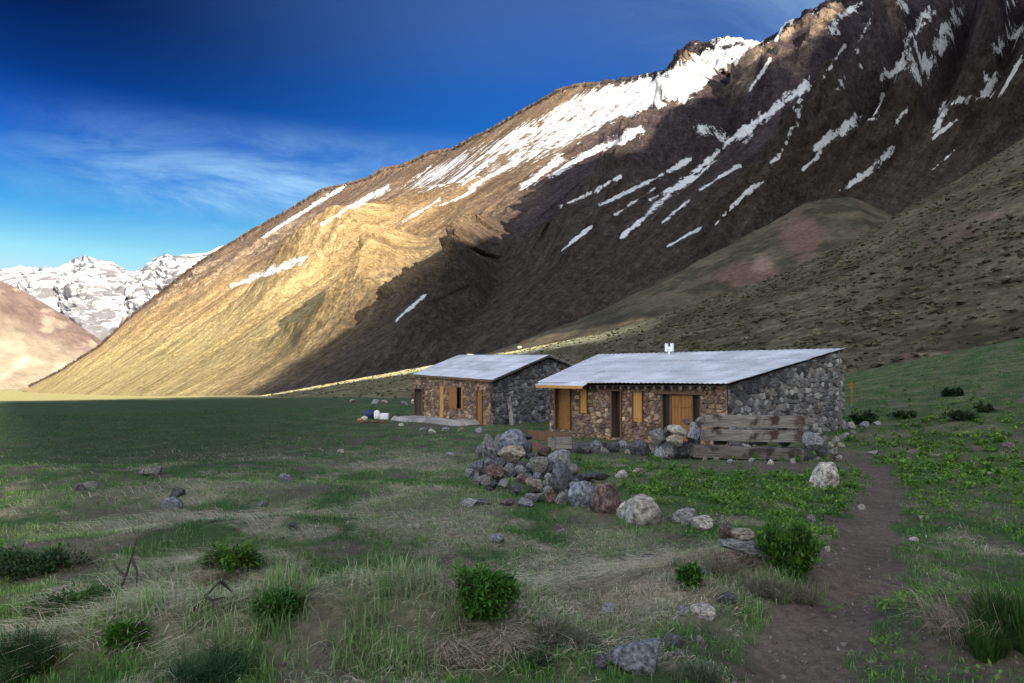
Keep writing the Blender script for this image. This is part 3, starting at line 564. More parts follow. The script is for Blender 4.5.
print('notch', cw_, ch_)
k = np.linspace(-1, 1, 41); WW, KK = np.meshgrid(w, k)
zz = zt[None] * (1 - np.abs(KK) ** .9); q = Q0 + KK * (zt[None] * 1.15)
V = np.stack([-AY * WW + AX * q, AX * WW + AY * q, zz - 60 * np.abs(KK)], -1)
V[..., 2] += 25 * ridged(V[..., 0] / 200, V[..., 1] / 200, 4, 181) * np.sin(np.abs(KK) * math.pi)
c = mixc(C3(.10, .08, .065) * np.ones(WW.shape + (3,)), C3(.16, .13, .1), sstep(-.3, .3, fbm(V[..., 0] / 150, V[..., 1] / 150, 4, 182)))
tag(raw_mesh('unseen_shadow_peak', V, grid_faces(*V.shape[:2]), 4, M_MTN, c), kind='structure')
# ------------------------------------------------------------------ the two stone houses
def line_u(A, B, px):
    a = (px - CX) / F; d = B - A; t = (a * A[1] - A[0]) / (d[0] - a * d[1]); return t
PAL_BROWN = np.array([(.20, .15, .115), (.26, .20, .15), (.15, .115, .10), (.30, .245, .19), (.17, .14, .14), (.11, .09, .085), (.24, .165, .125), (.34, .28, .22)])
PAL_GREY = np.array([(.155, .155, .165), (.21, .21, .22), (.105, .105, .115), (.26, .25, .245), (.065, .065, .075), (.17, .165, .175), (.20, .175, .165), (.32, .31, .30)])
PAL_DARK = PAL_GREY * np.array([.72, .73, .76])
def stone_wall(parent, name, a, b, top, zb, openings, pal, mortar, out, seed, step=.035, thick=.4, corner=None, cell=(.27, .19)):
    """a,b local xy; top: rows (u, z); openings (u0,u1,z0,z1); out: unit outward normal; relief of laid stones is real geometry"""
    a, b = np.array(a, float), np.array(b, float); Lw = np.linalg.norm(b - a); top = np.array(top, float)
    us = set(np.round(np.linspace(0, Lw, int(Lw / step)), 4)); zt = top[:, 1].max(); zs = set(np.round(np.linspace(zb, zt, int((zt - zb) / step)), 4))
    for o in openings: us |= {o[0], o[1]}; zs |= {o[2], o[3]}
    us = np.array(sorted(us | set(top[:, 0]))); zs = np.array(sorted(zs)); U, Z = np.meshgrid(us, zs); T = np.interp(U, top[:, 0], top[:, 1]); ZZ = np.minimum(Z, T)
    cw, ch = cell; wu = U + .05 * fbm(U * 3, ZZ * 3, 2, seed + 1); wz = ZZ + .05 * fbm(U * 3 + 9, ZZ * 3, 2, seed + 2)
    gu, gv = wu / cw, wz / ch; iu, iv = np.floor(gu), np.floor(gv); d1 = np.full(U.shape, 9.); d2 = d1.copy(); idn = np.zeros(U.shape); zero = np.zeros_like(iu)
    for du in (-1, 0, 1):
        for dv in (-1, 0, 1):
            ju, jv = iu + du, iv + dv; su = ju + .12 + .76 * _h(ju, jv, zero, seed) + .5 * (jv % 2); sv = jv + .15 + .7 * _h(ju, jv, zero, seed + 5); wgt = .62 + .85 * _h(ju, jv, zero, seed + 6)
            dd = np.hypot(gu - su, gv - sv) / wgt; rid = _h(ju, jv, zero, seed + 9); m = dd < d1
            d2 = np.where(m, d1, np.minimum(d2, dd)); idn = np.where(m, rid, idn); d1 = np.where(m, dd, d1)
    edge = d2 - d1; st_ = sstep(.04, .22, edge); disp = .06 * st_ + .06 * (idn - .5) * st_ + .012 * fbm(U * 9, ZZ * 9, 3, seed + 3) * st_
    keepflat = np.zeros(U.shape, bool)
    for o in openings: keepflat |= (U >= o[0] - 1e-4) & (U <= o[1] + 1e-4) & (ZZ >= o[2] - 1e-4) & (ZZ <= o[3] + 1e-4)
    disp = np.where(keepflat, .03, disp); disp = np.where((U < 1e-4) | (U > Lw - 1e-4), .02, disp)
    dirv = (b - a) / Lw; X = a[0] + dirv[0] * U + out[0] * disp; Y = a[1] + dirv[1] * U + out[1] * disp
    kk = (idn * 997.3) % 1; pc = pal[(kk * len(pal)).astype(int) % len(pal)] * (.6 + .85 * ((idn * 313.7) % 1) ** 1.6)[..., None]
    col = mixc(np.ones(U.shape + (3,)) * mortar, pc, sstep(.03, .14, edge)); col = col * (1 + .25 * fbm(U * .6, ZZ * .6, 3, seed + 4))[..., None]
    if corner is not None: col = mixc(col, col[..., ::1] * np.array([1.1, .95, .85]), sstep(.5, .1, np.abs(U - corner)))
    f = grid_faces(len(zs), len(us)); um = (us[:-1] + us[1:]) / 2; zm = (zs[:-1] + zs[1:]) / 2; UM, ZM = np.meshgrid(um, zm)
    ok = zs[:-1][:, None] < np.interp(UM, top[:, 0], top[:, 1]) - 1e-4
    for o in openings: ok &= ~((UM > o[0]) & (UM < o[1]) & (ZM > o[2]) & (ZM < o[3]))
    V = np.stack([X, Y, ZZ], -1).reshape(-1, 3); fl = [f[ok.ravel()]]; VV = [V]; CC = [col.reshape(-1, 3)]; n = len(V)
    def quad(p):
        nonlocal n
        VV.append(np.array(p)); CC.append(np.tile(mortar * .8, (4, 1))); fl.append(np.array([[n, n + 1, n + 2, n + 3]])); n += 4
    def pt(u, z, d): return (a[0] + dirv[0] * u - out[0] * d, a[1] + dirv[1] * u - out[1] * d, z)
    for u0, u1, z0, z1 in openings:
        for p, q in (((u0, z0), (u0, z1)), ((u0, z1), (u1, z1)), ((u1, z1), (u1, z0)), ((u1, z0), (u0, z0))): quad([pt(*p, -.03), pt(*q, -.03), pt(*q, thick), pt(*p, thick)])
    # inner face and ends make the wall solid
    for i in range(len(top) - 1): pass
    us2 = sorted({0, Lw} | {x for o in openings for x in o[:2]} | set(top[:, 0])); 
    for u0, u1 in zip(us2[:-1], us2[1:]):
        um_ = (u0 + u1) / 2; blocks = sorted([(o[2], o[3]) for o in openings if o[0] <= um_ <= o[1]]); z0 = zb
        t0, t1 = np.interp([u0, u1], top[:, 0], top[:, 1])
        for q0, q1 in blocks:
            quad([pt(u0, z0, thick), pt(u1, z0, thick), pt(u1, q0, thick), pt(u0, q0, thick)]); z0 = q1
        quad([pt(u0, z0, thick), pt(u1, z0, thick), pt(u1, t1, thick), pt(u0, t0, thick)]); quad([pt(u0, t0, -.02), pt(u1, t1, -.02), pt(u1, t1, thick), pt(u0, t0, thick)])
    return raw_mesh(name, np.concatenate(VV), np.concatenate(fl), 4, M_STONE, np.concatenate(CC), False, parent)
def roof_sheet(name, parent, q, nu, nv, wave, seed, stains=True):
    """q: eave-left, eave-right, ridge-right, ridge-left (local). corrugation runs from ridge to eave"""
    q = [np.array(p, float) for p in q]; u = np.linspace(0, 1, nu); v = np.linspace(0, 1, nv); U, VV = np.meshgrid(u, v)
    Pt = (q[0] * (1 - U[..., None]) + q[1] * U[..., None]) * (1 - VV[..., None]) + (q[3] * (1 - U[..., None]) + q[2] * U[..., None]) * VV[..., None]
    Lw = np.linalg.norm(q[1] - q[0]); Lh = np.linalg.norm(q[3] - q[0]); lift = .011 * np.cos(U * Lw / wave * 2 * math.pi) + .02 * fbm(U * 5, VV * 3, 3, seed)
    rows_ = np.floor(VV * 2.999); lift = lift + .018 * (VV * 3 - rows_) * -1
    cols_ = np.floor(U * Lw / .85); lift = lift + .012 * _h(cols_, rows_, rows_ * 0, seed)
    Pt[..., 2] += lift; bot = Pt.copy(); bot[..., 2] -= .03
    tone = .86 + .22 * _h(cols_, rows_, rows_ * 0, seed + 2); tone = tone * (1 - .3 * sstep(.92, .99, VV * 3 - rows_)) * (1 + .12 * fbm(U * 30, VV * 2, 3, seed + 3))
    rust = sstep(.1, .45, fbm(U * 11, VV * 2.2, 5, seed + 4)) * .4
    c = mixc(np.ones(U.shape + (3,)) * tone[..., None], C3(.62, .55, .50), rust)
    f1 = grid_faces(nv, nu); n = nu * nv; f2 = f1[:, ::-1] + n
    idx = np.arange(n).reshape(nv, nu); edge = np.concatenate([idx[0], idx[1:, -1], idx[-1, -2::-1], idx[-2:0:-1, 0]]); e2 = np.roll(edge, -1)
    f3 = np.stack([edge, edge + n, e2 + n, e2], -1)
    return raw_mesh(name, np.concatenate([Pt.reshape(-1, 3), bot.reshape(-1, 3)]), np.concatenate([f1, f2, f3]), 4, M_ZINC, np.concatenate([c.reshape(-1, 3)] * 2), True, parent)
class House:
    def __init__(s, name, L, Rr, label, cat):
        s.L, s.R = np.array(L, float), np.array(Rr, float); d = s.R - s.L; s.len = np.linalg.norm(d); s.ang = math.atan2(d[1], d[0])
        s.root = empty(name, (L[0], L[1], 0), s.ang); tag(s.root, label, cat)
    def loc(s, p):
        x, y = p[0] - s.L[0], p[1] - s.L[1]; c, n = math.cos(s.ang), math.sin(s.ang); r = (x * c + y * n, -x * n + y * c)
        return np.array(r if len(p) == 2 else (*r, p[2]))
    def at(s, px, py):
        t = line_u(s.L, s.R, px); Y = s.L[1] + t * (s.R[1] - s.L[1]); return t * s.len, float(P(px, py, Y)[2])
    def rect(s, x0, x1, y0, y1):
        a, b = s.at(x0, (y0 + y1) / 2)[0], s.at(x1, 0)[0]; m = (x0 + x1) / 2; return (a, b, s.at(m, y1)[1], s.at(m, y0)[1])
def planks(house, name, r, out, mat, n, frame=None, thick=.04, label=None, handle=False):
    u0, u1, z0, z1 = r; m = MB(); w = (u1 - u0) / n
    for i in range(n): m.box((u0 + w * (i + .5), -out + random.uniform(-.004, .004), (z0 + z1) / 2 + random.uniform(-.01, .01)), (w - .008, thick, z1 - z0), bev=.004)
    for zz in (z0 + (z1 - z0) * .16, z0 + (z1 - z0) * .8): m.box(((u0 + u1) / 2, -out - thick * .8, zz), (u1 - u0 - .03, .025, .08), bev=.004)
    o = m.build(name, mat, house.root); 
    if label: o['label'] = label
    if handle:
        MB().box((u0 + (u1 - u0) * .85, -out - thick - .03, (z0 + z1) / 2), (.03, .05, .14), bev=.008).build('handle', M_IRON, o)
    if frame:
        fm = MB(); t = frame
        fm.box((u0 - t / 2, -.055, (z0 + z1) / 2), (t, .14, z1 - z0 + t), bev=.006); fm.box((u1 + t / 2, -.055, (z0 + z1) / 2), (t, .14, z1 - z0 + t), bev=.006); fm.box(((u0 + u1) / 2, -.06, z1 + t / 2), (u1 - u0 + t * 2, .15, t), bev=.006)
        fm.build('frame', M_BROWNWOOD, o)
    return o
M_IRON = plain('dark_iron', (.03, .028, .026), .6, .4)
M_WHITE = plain('white_enamel', (.78, .79, .80), .5, .4)

# right house
def XY(px, Y): return np.array([(px - CX) / F * Y, Y])
L1, R1, B1, C1 = XY(550, 29), XY(727, 23), XY(843, 27), XY(612, 34)
H1 = House('stone_house', L1, R1, 'long stone house with a single-pitch zinc roof and a white vent, behind the timber bench', 'house')
zL, zR, zB, zC = P(550, 385, 29)[2], P(727, 385.5, 23)[2], P(843, 350, 27)[2], P(612, 357, 34)[2]
d1 = H1.rect(557, 571, 388, 429); w1 = H1.rect(581.5, 588, 387, 413); d2 = H1.rect(611.5, 622.5, 391, 438); w2 = H1.rect(634, 643, 392, 422); d3 = H1.rect(661, 701, 394.5, 448)
lr, lb, lc = H1.loc(R1), H1.loc(B1), H1.loc(C1); n_out = lambda a, b: np.array([(b - a)[1], -(b - a)[0]]) / np.linalg.norm(b - a)
stone_wall(H1.root, 'front_wall', (0, 0), lr, [(0, zL), (H1.len, zR)], -.9, [d1, w1, d2, w2, d3], PAL_BROWN * np.array([1.08, .95, .82]), C3(.20, .15, .105), np.array([0, -1.]), 11, .03, cell=(.21, .155))
gl = np.linalg.norm(lb - lr)
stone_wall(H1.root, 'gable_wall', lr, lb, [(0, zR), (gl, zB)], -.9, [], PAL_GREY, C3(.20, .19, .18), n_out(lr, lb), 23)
stone_wall(H1.root, 'back_wall', lb, lc, [(0, zB), (np.linalg.norm(lc - lb), zC)], -1.2, [], PAL_GREY, C3(.2, .19, .18), n_out(lb, lc), 31, .09)
stone_wall(H1.root, 'side_wall', lc, (0, 0), [(0, zC), (np.linalg.norm(lc), zL)], -1.2, [], PAL_GREY, C3(.2, .19, .18), n_out(lc, np.zeros(2)), 37, .09)
rq = [H1.loc(P(*p)) for p in ((538, 382.0, 28.6), (729, 382.8, 22.55), (846, 347.6, 26.95), (599, 353.8, 34.2))]
roof1 = roof_sheet('roof', H1.root, rq, 340, 60, .19, 41)
ext = [H1.loc(P(*p)) for p in ((535, 384.6, 28.2), (583, 385.9, 26.55), (592, 380.9, 26.9), (541, 382.2, 28.7))]
roof_sheet('porch_roof', H1.root, ext, 80, 8, .19, 43)
m = MB(); m.bar(H1.loc(P(536, 386.3, 28.15)), H1.loc(P(582.5, 387.5, 26.6)), .05, .12, .008); m.build('fascia', M_PINE_L, H1.root)
m = MB()
for i in range(1, 16):
    u = H1.len * (.26 + .74 * i / 16.2); z = zL + (zR - zL) * u / H1.len - .09; m.box((u, -.18, z), (.09, .36, .11), bev=.01)
m.build('rafter_ends', M_DARKWOOD, H1.root)
planks(H1, 'door', d1, -.10, M_PINE, 5, .05, label='varnished plank door at the far end of the front', handle=True)
planks(H1, 'shutter', w1, .06, M_PINE_L, 3, .035, label='bright narrow shutter under the low eave')
planks(H1, 'shutter', w2, .05, M_PINE_L, 4, .04, label='bright pine shutter between the open doorway and the wide one')
u0, u1, z0, z1 = d2; m = MB()
for uu in (u0 + .03, u1 - .03): m.box((uu, -.02, (z0 + z1) / 2), (.06, .16, z1 - z0), bev=.006)
m.box(((u0 + u1) / 2, -.03, z1 + .035), (u1 - u0 + .2, .18, .07), bev=.006); m.build('door_frame', M_BROWNWOOD, H1.root)
planks(H1, 'door', (u0 + .07, u1 - .3, z0, z1 - .02), -.34, M_BROWNWOOD, 3, label='dark brown door standing half open')
u0, u1, z0, z1 = d3; c0, c1 = H1.at(671, 0)[0], H1.at(691, 0)[0]
planks(H1, 'door', (c0, c1, z0, z1 - .03), -.02, M_PINE, 6, label='wide varnished plank door between two dark panes')
m = MB(); m.box(((u0 + u1) / 2, -.02, z1 + .05), (u1 - u0 + .5, .18, .10), bev=.01)
for uu in (u0 + .03, c0 - .035, c1 + .035, u1 - .03): m.box((uu, .03, (z0 + z1) / 2), (.06, .12, z1 - z0 - .004), bev=.006)
m.build('lintel_frame', M_BROWNWOOD, H1.root)
for a_, b_ in ((u0 + .06, c0 - .065), (c1 + .065, u1 - .06)):
    MB().box(((a_ + b_) / 2, .12, (z0 + z1) / 2), (b_ - a_, .02, z1 - z0 - .01)).build('window_pane', M_BLACK, H1.root)
# white twin-pipe vent on the ridge
vp = H1.loc(P(669.5, 352.5, 31.2)); m = MB()
m.tube([vp + (0, 0, -.25), vp + (0, 0, .17)], .05, 10)
dv = H1.loc(np.array([*XY(680, 30.6)])) - H1.loc(np.array([*XY(660, 31.4)])); dv = dv / np.linalg.norm(dv) * .15
m.box(vp + (0, 0, .21), (.36, .11, .12), (0, 0, math.atan2(dv[1], dv[0])), .02)
for s_ in (-1, 1): m.box(vp + (dv[0] * s_, dv[1] * s_, .23), (.12, .13, .38), (0, 0, math.atan2(dv[1], dv[0])), .02)
m.build('chimney_vent', M_WHITE, roof1)

# left house
L2, R2, E2 = XY(415, 42), XY(491, 36), XY(574, 40); D2 = L2 + E2 - R2
H2 = House('stone_house', L2, R2, 'farther stone house with a ridged zinc roof and a plank leaning on its dark gable', 'house')
zl, zr, ze, za = P(415, 376.5, 42)[2], P(491, 381.5, 36)[2], P(574, 369, 40)[2], P(547, 357, 38.6)[2]
dd = H2.rect(416.2, 424, 389, 415); wa = H2.rect(441, 444.6, 386, 417); wb = H2.rect(451.5, 463.5, 387.5, 408.5); wc = H2.rect(478.3, 483.2, 391, 427)
l_r, l_e, l_d = H2.loc(R2), H2.loc(E2), H2.loc(D2); ge = np.linalg.norm(l_e - l_r); ua = ge * line_u(R2, E2, 547)
stone_wall(H2.root, 'front_wall', (0, 0), l_r, [(0, zl), (H2.len, zr)], -.9, [dd, wa, wb, wc], PAL_BROWN * np.array([1.04, .9, .78]), C3(.20, .15, .12), np.array([0, -1.]), 51, .04, cell=(.23, .17))
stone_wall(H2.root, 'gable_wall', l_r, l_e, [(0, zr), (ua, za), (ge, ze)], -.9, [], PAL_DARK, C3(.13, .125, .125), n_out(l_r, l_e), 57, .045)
stone_wall(H2.root, 'back_wall', l_e, l_d, [(0, ze), (H2.len, ze + zl - zr)], -1.2, [], PAL_GREY, C3(.2, .19, .18), n_out(l_e, l_d), 61, .1)
stone_wall(H2.root, 'side_wall', l_d, (0, 0), [(0, ze + zl - zr), (ge - ua, za + zl - zr), (ge, zl)], -1.2, [], PAL_GREY, C3(.2, .19, .18), n_out(l_d, np.zeros(2)), 67, .1)
a_, b_, c_, d_ = [H2.loc(P(*p)) for p in ((413, 374.0, 41.7), (492, 379.4, 35.6), (549, 354.6, 38.3), (459, 354.8, 44.3))]
roof_sheet('roof', H2.root, [a_, b_, c_, d_], 260, 40, .19, 71)
e_ = H2.loc(P(579.5, 367.8, 40.1)); roof_sheet('roof', H2.root, [e_, e_ + (d_ - c_), d_ + (0, 0, .012), c_ + (0, 0, .012)], 260, 40, .19, 73)
m = MB(); m.bar(b_ + (0, 0, -.07), c_ + (0, 0, -.07), .05, .1); m.bar(c_ + (0, 0, -.07), e_ + (0, 0, -.07), .05, .1); m.build('bargeboard', M_DARKWOOD, H2.root)
m = MB(); m.bar(a_ + (0, .03, -.09), b_ + (0, .03, -.09), .05, .12); m.build('fascia', M_BROWNWOOD, H2.root)
planks(H2, 'door', dd, -.2, M_BROWNWOOD, 4, .06, label='dark brown door at the left end', handle=True)
planks(H2, 'shutter', wa, .05, M_PINE_L, 2, label='tall narrow pine shutter beside the window')
wl_ = H2.at(458, 0)[0]
planks(H2, 'shutter', (wb[0] - .15, wl_, wb[2], wb[3]), .07, M_PINE, 4, label='open orange shutter on the window')
MB().box(((wl_ + wb[1]) / 2, .1, (wb[2] + wb[3]) / 2), (wb[1] - wl_ - .04, .02, wb[3] - wb[2] - .01)).build('window_pane', M_BLACK, H2.root)
MB().box((wb[1] + .02, -.05, (wb[2] + wb[3]) / 2), (.08, .14, wb[3] - wb[2]), bev=.006).build('window_frame', M_PINE_L, H2.root)
planks(H2, 'door', wc, .04, M_PINE, 2, .05, label='narrow orange plank door near the corner')

# ------------------------------------------------------------------ rocks
def rock_mesh(seed, sub=3):
    r = np.random.default_rng(seed); bm = bmesh.new(); bmesh.ops.create_icosphere(bm, subdivisions=sub, radius=1); bm.verts.ensure_lookup_table()
    V = np.array([v.co for v in bm.verts]); n = r.normal(size=(10, 3)) * np.array([1, 1, .8]); n /= np.linalg.norm(n, axis=1)[:, None]; d = r.uniform(.5, .95, 10)
    k = V @ n.T; rad = np.min(np.where(k > .05, d[None] / np.maximum(k, .05), 9), 1); rad = np.minimum(rad, 1.12)
    rad = rad * (1 + .06 * fbm(V[:, 0] * 2 + seed, V[:, 1] * 2 + V[:, 2] * 1.7, 3, seed % 50)); rad = rad * (1 + .05 * fbm(V[:, 0] * 5 + seed, V[:, 2] * 5 + V[:, 1] * 3, 4, seed % 40, .6)); V = V * rad[:, None]
    mn, mxx = V.min(0), V.max(0); V = (V - (mn + mxx) / 2) / ((mxx - mn) / 2)
    for v, c in zip(bm.verts, V): v.co = c
    me = bpy.data.meshes.new('rock'); bm.to_mesh(me); bm.free(); me.polygons.foreach_set('use_smooth', [True] * len(me.polygons)); return me
RM = [rock_mesh(100 + i, 4) for i in range(18)]
def crease(me):
    try: me.set_sharp_from_angle(angle=R(28))
    except Exception: pass
for me in RM: crease(me)
RCACHE = {}
def rock(c, size, kind, k=None, rz=None, tilt=.15, name='rock'):
    k = random.randrange(len(RM)) if k is None else k; key = (k, kind)
    if key not in RCACHE:
        me = RM[k].copy(); me.materials.append(M_ROCK[kind]); RCACHE[key] = me
    o = bpy.data.objects.new(name, RCACHE[key]); COL.objects.link(o); o.location = c; o.scale = [v / 2 for v in size]
    o.rotation_euler = (random.uniform(-tilt, tilt), random.uniform(-tilt, tilt), random.uniform(-.35, .35) if rz is None else rz); return o
def rock_on(px, py, w, h, kind, label=None, group=None, k=None, sink=.45, name='rock', depth=None):
    """a rock resting on the ground, centre seen at (px,py), w x h pixels"""
    g = G(px, py + h * (.5 - .12)); s = g.y / F; sz = (w * s, (depth or w * .8) * s, h * s * (1 + sink)); o = rock((g.x, g.y + sz[1] * .35, g.z + sz[2] * (.5 - sink * .6)), sz, kind, k, name=name)
    return tag(o, label or 'grey stone lying loose in the meadow grass', 'rock', group)
HY = lambda py: float(np.interp(py, [440, 460, 480, 505, 530], [12.3, 11.4, 10.4, 9.15, 8.4]))
def rock_in_heap(px, py, w, h, kind, label=None, k=None, Y=None):
    Y = Y or HY(py + h * .3); s = Y / F; p = P(px, py, Y); sz = (w * s * 1.0, w * s * random.uniform(.75, 1), h * s * 1.08)
    return tag(rock((p[0], p[1] + sz[1] * .3, p[2]), sz, kind, k), label or 'stone jammed in among the others of the rock heap before the houses', 'rock', 'stones of the rock heap')
HEAP = [(490.5, 450.5, 20, 30, 'grey', 'tall grey angular stone standing at the left top of the rock heap'), (514, 441, 29, 22, 'blue', 'large blue-grey stone at the very top of the rock heap'), (511, 456, 28, 18, 'tan', 'smooth pale rounded stone on the upper face of the rock heap'),
        (476.5, 466, 15, 10, 'blue', 'small blue-grey stone at the left edge of the rock heap'), (495, 472.5, 20, 15, 'red', 'reddish stone low on the left side of the rock heap'), (509.5, 471, 11, 13, 'grey', None), (539, 466, 21, 18, 'mixed', 'lichen-stained stone in the middle of the rock heap'),
        (559, 461, 27, 20, 'grey', 'broad grey block on the right shoulder of the rock heap, above the dark boulder'), (562, 479, 28, 34, 'dark', 'biggest dark boulder on the right flank of the rock heap'), (534, 486.5, 18, 14, 'tan', 'square brownish stone at the foot of the rock heap'), (533, 499, 19, 11, 'grey', None),
        (549, 498, 13, 16, 'red', None), (525, 504, 16, 10, 'blue', None), (561, 499, 14, 13, 'mixed', None), (587, 479, 20, 10, 'dark', None), (601, 477, 20, 8, 'dark', 'flat dark slab sticking out of the right end of the rock heap'),
        (506, 505, 16, 9, 'red', None), (469, 503, 18, 7, 'grey', None), (485, 503, 14, 8, 'dark', None), (520, 470, 12, 9, 'grey', None), (523, 480, 10, 9, 'red', None), (547, 484, 12, 10, 'mixed', None), (500, 463, 12, 10, 'dark', None), (481, 452, 12, 14, 'mixed', None), (527, 448, 12, 12, 'dark', None),
        (544, 452, 14, 10, 'red', None), (574, 470, 13, 12, 'mixed', None), (575, 488, 12, 10, 'grey', None), (470, 473, 10, 8, 'grey', None), (516, 489, 12, 9, 'dark', None), (503, 484, 10, 8, 'grey', None), (486, 482, 11, 8, 'mixed', None), (553, 470, 12, 10, 'dark', None), (548, 490, 10, 8, 'grey', None), (530, 458, 11, 9, 'dark', None), (500, 439, 12, 9, 'mixed', None), (527, 437, 12, 7, 'dark', None)]
for i, (a, b, w_, h_, kd, lb_) in enumerate(HEAP): rock_in_heap(a, b, w_, h_, kd, lb_, i % 18)
for i in range(80):
    a = random.uniform(472, 592); b = random.uniform(0, 1); top_ = np.interp(a, [470, 490, 514, 560, 592], [466, 448, 442, 462, 478]); bot_ = np.interp(a, [470, 520, 592], [478, 503, 490]); b = top_ + 6 + (bot_ - top_ - 6) * b
    rock_in_heap(a, b, random.uniform(7, 14), random.uniform(6, 10), random.choice(['grey', 'dark', 'mixed', 'blue', 'grey', 'dark']), None, None, HY(b) + random.uniform(.1, .4))
rock_on(581, 499, 28, 25, 'blue', 'rounded blue-grey boulder at the right foot of the rock heap', k=2)
rock_on(608, 503, 32, 28, 'red', 'dark reddish boulder between the blue-grey one and the big white one', k=4)
rock_on(646, 515, 50, 27, 'white', 'big pale boulder, largest of the row leading from the rock heap', k=8)
rock_on(623, 511, 13, 13, 'white', 'small pale stone against the left side of the big pale boulder')
rock_on(686, 519, 25, 14, 'grey', 'low grey stone right of the big pale boulder'); rock_on(703, 525, 25, 12, 'white', 'low pale stone at the right end of the boulder row')
rock_on(622, 475, 13, 7, 'white', 'small cream stone in the green herbs behind the rock heap'); rock_on(639, 472, 14, 5, 'tan', 'flat tan stone in the green herbs behind the rock heap')
ST_ = RM[5].copy()
for v in ST_.vertices: v.co.x *= 1 - .22 * v.co.z; v.co.y *= 1 - .3 * v.co.z; v.co.z = max(-1, min(.86, v.co.z * 1.12))
ST_.materials.append(M_ROCK['white']); o = rock_on(829, 480, 30, 28, 'white', 'upright pale stone standing alone beside the footpath', k=5, sink=.1); o.data = ST_; o.rotation_euler = (0, .05, .4)
# little cairn
g = G(738, 568); s_ = g.y / F
for dx, dz, w_, h_, kd, lb_, dp, k_ in [(-2, 6, 36, 20, 'red', 'dark reddish stone at the bottom of the small cairn', 26, 3), (8, 19, 46, 14, 'grey', 'flat grey slab lying across the small cairn', 26, 7), (-8, 31, 16, 17, 'red', 'small reddish stone leaning on top of the cairn', 12, 9), (7, 29, 28, 13, 'tan', 'pale wedge stone lying on top of the cairn', 18, 11)]:
    tag(rock((g.x + dx * s_, g.y + .1, g.z + dz * s_), (w_ * s_, dp * s_, h_ * s_), kd, k_), lb_, 'rock')
# scattered
for a in [(171, 506, 20, 11, 'blue', 'blue-grey stone in dry grass on the left of the meadow'), (173, 495, 17, 9, 'dark', 'dark stone behind the blue-grey one on the left of the meadow'), (147, 473, 20, 8, 'mixed', 'mottled stone at the edge of the green strip on the left'), (88, 486, 14, 6, 'mixed', 'mottled stone farthest left in the meadow'), (78, 488, 12, 8, 'dark', 'dark stone beside the mottled one at the far left'),
          (284, 480, 13, 8, 'blue', 'blue-grey stone on the green strip below the white bags'), (263, 505, 9, 7, 'blue', 'little blue stone in the middle of the left meadow'), (292, 528, 14, 7, 'dark', None), (636, 664, 52, 28, 'blue', 'large blue-grey boulder at the very front'), (602, 664, 18, 14, 'dark', 'small dark stone left of the large front boulder'), (672, 644, 28, 11, 'dark', 'flat dark stone behind the large front boulder'),
          (681, 657, 12, 8, 'blue', 'small blue-grey stone right of the large front boulder'), (729, 602, 20, 11, 'dark', 'dark stone by the edge of the footpath'), (706, 616, 28, 12, 'white', 'low pale stone sunk in the dry grass near the path'), (684, 613, 13, 9, 'grey', 'grey stone beside the low pale one near the path'), (650, 561, 20, 8, 'dark', 'flat dark stone in the grass between the big pale boulder and the front'),
          (704, 574, 17, 9, 'blue', 'blue-grey stone right of the small green bush'), (677, 564, 12, 8, 'blue', None), (497, 541, 15, 8, 'blue', None), (417, 528, 7, 5, 'white', None), (863, 508, 8, 5, 'white', None), (812, 521, 9, 9, 'grey', None), (828, 550, 7, 5, 'white', None), (915, 541, 9, 5, 'white', None), (608, 610, 14, 8, 'grey', None), (590, 640, 10, 6, 'grey', None), (340, 452, 8, 4, 'tan', None),
          (395, 466, 7, 4, 'tan', None), (450, 455, 8, 4, 'grey', None), (700, 640, 9, 6, 'grey', None), (470, 645, 10, 5, 'grey', None), (925, 520, 10, 5, 'grey', None), (990, 476, 12, 5, 'grey', None), (1012, 446, 14, 6, 'red', None)]:
    rock_on(*a[:5], a[5], None if a[5] else 'loose stones in the meadow')
# row of stones from the trough to the bench, rubble round the bench and the gable foot
for a in [(583, 450, 18, 12, 'dark'), (596, 449, 14, 12, 'grey'), (605, 452, 10, 8, 'mixed'), (614, 449, 14, 10, 'dark'), (622, 447, 12, 10, 'grey'), (640, 450, 24, 14, 'dark'), (664, 452, 16, 8, 'red'), (630, 452, 10, 7, 'tan'), (650, 452, 10, 9, 'mixed')]:
    rock_on(*a, 'stone of the low row between the timber trough and the bench', 'stones of the low row')
def rock_Y(px, py, w, h, kind, Y, label, group=None, k=None):
    s = Y / F; p = P(px, py, Y); return tag(rock(p, (w * s * 1.05, w * s * .9, h * s * 1.08), kind, k), label, 'rock', group)
BY = G(748, 459).y - .25
for a in [(657, 437, 18, 16, 'mixed'), (681, 450, 20, 20, 'dark'), (692, 447, 14, 18, 'dark'), (663, 449, 17, 14, 'grey'), (700, 421, 10, 8, 'mixed'), (686, 421, 9, 7, 'red'), (672, 452, 12, 12, 'mixed'), (668, 430, 10, 9, 'dark')]: rock_Y(*a, BY + .25 + random.uniform(0, .2), 'stone stacked in the pile at the left end of the timber bench', 'stones at the left end of the bench')
rock_Y(675, 440, 17, 13, 'tan', BY, 'tan rounded stone in the pile left of the bench, under the cream one'); rock_Y(677, 430, 19, 9, 'white', BY + .05, 'cream flat stone on top of the pile left of the bench'); rock_Y(692, 432, 14, 19, 'blue', BY + .1, 'blue-grey stone in the pile touching the left end of the bench')
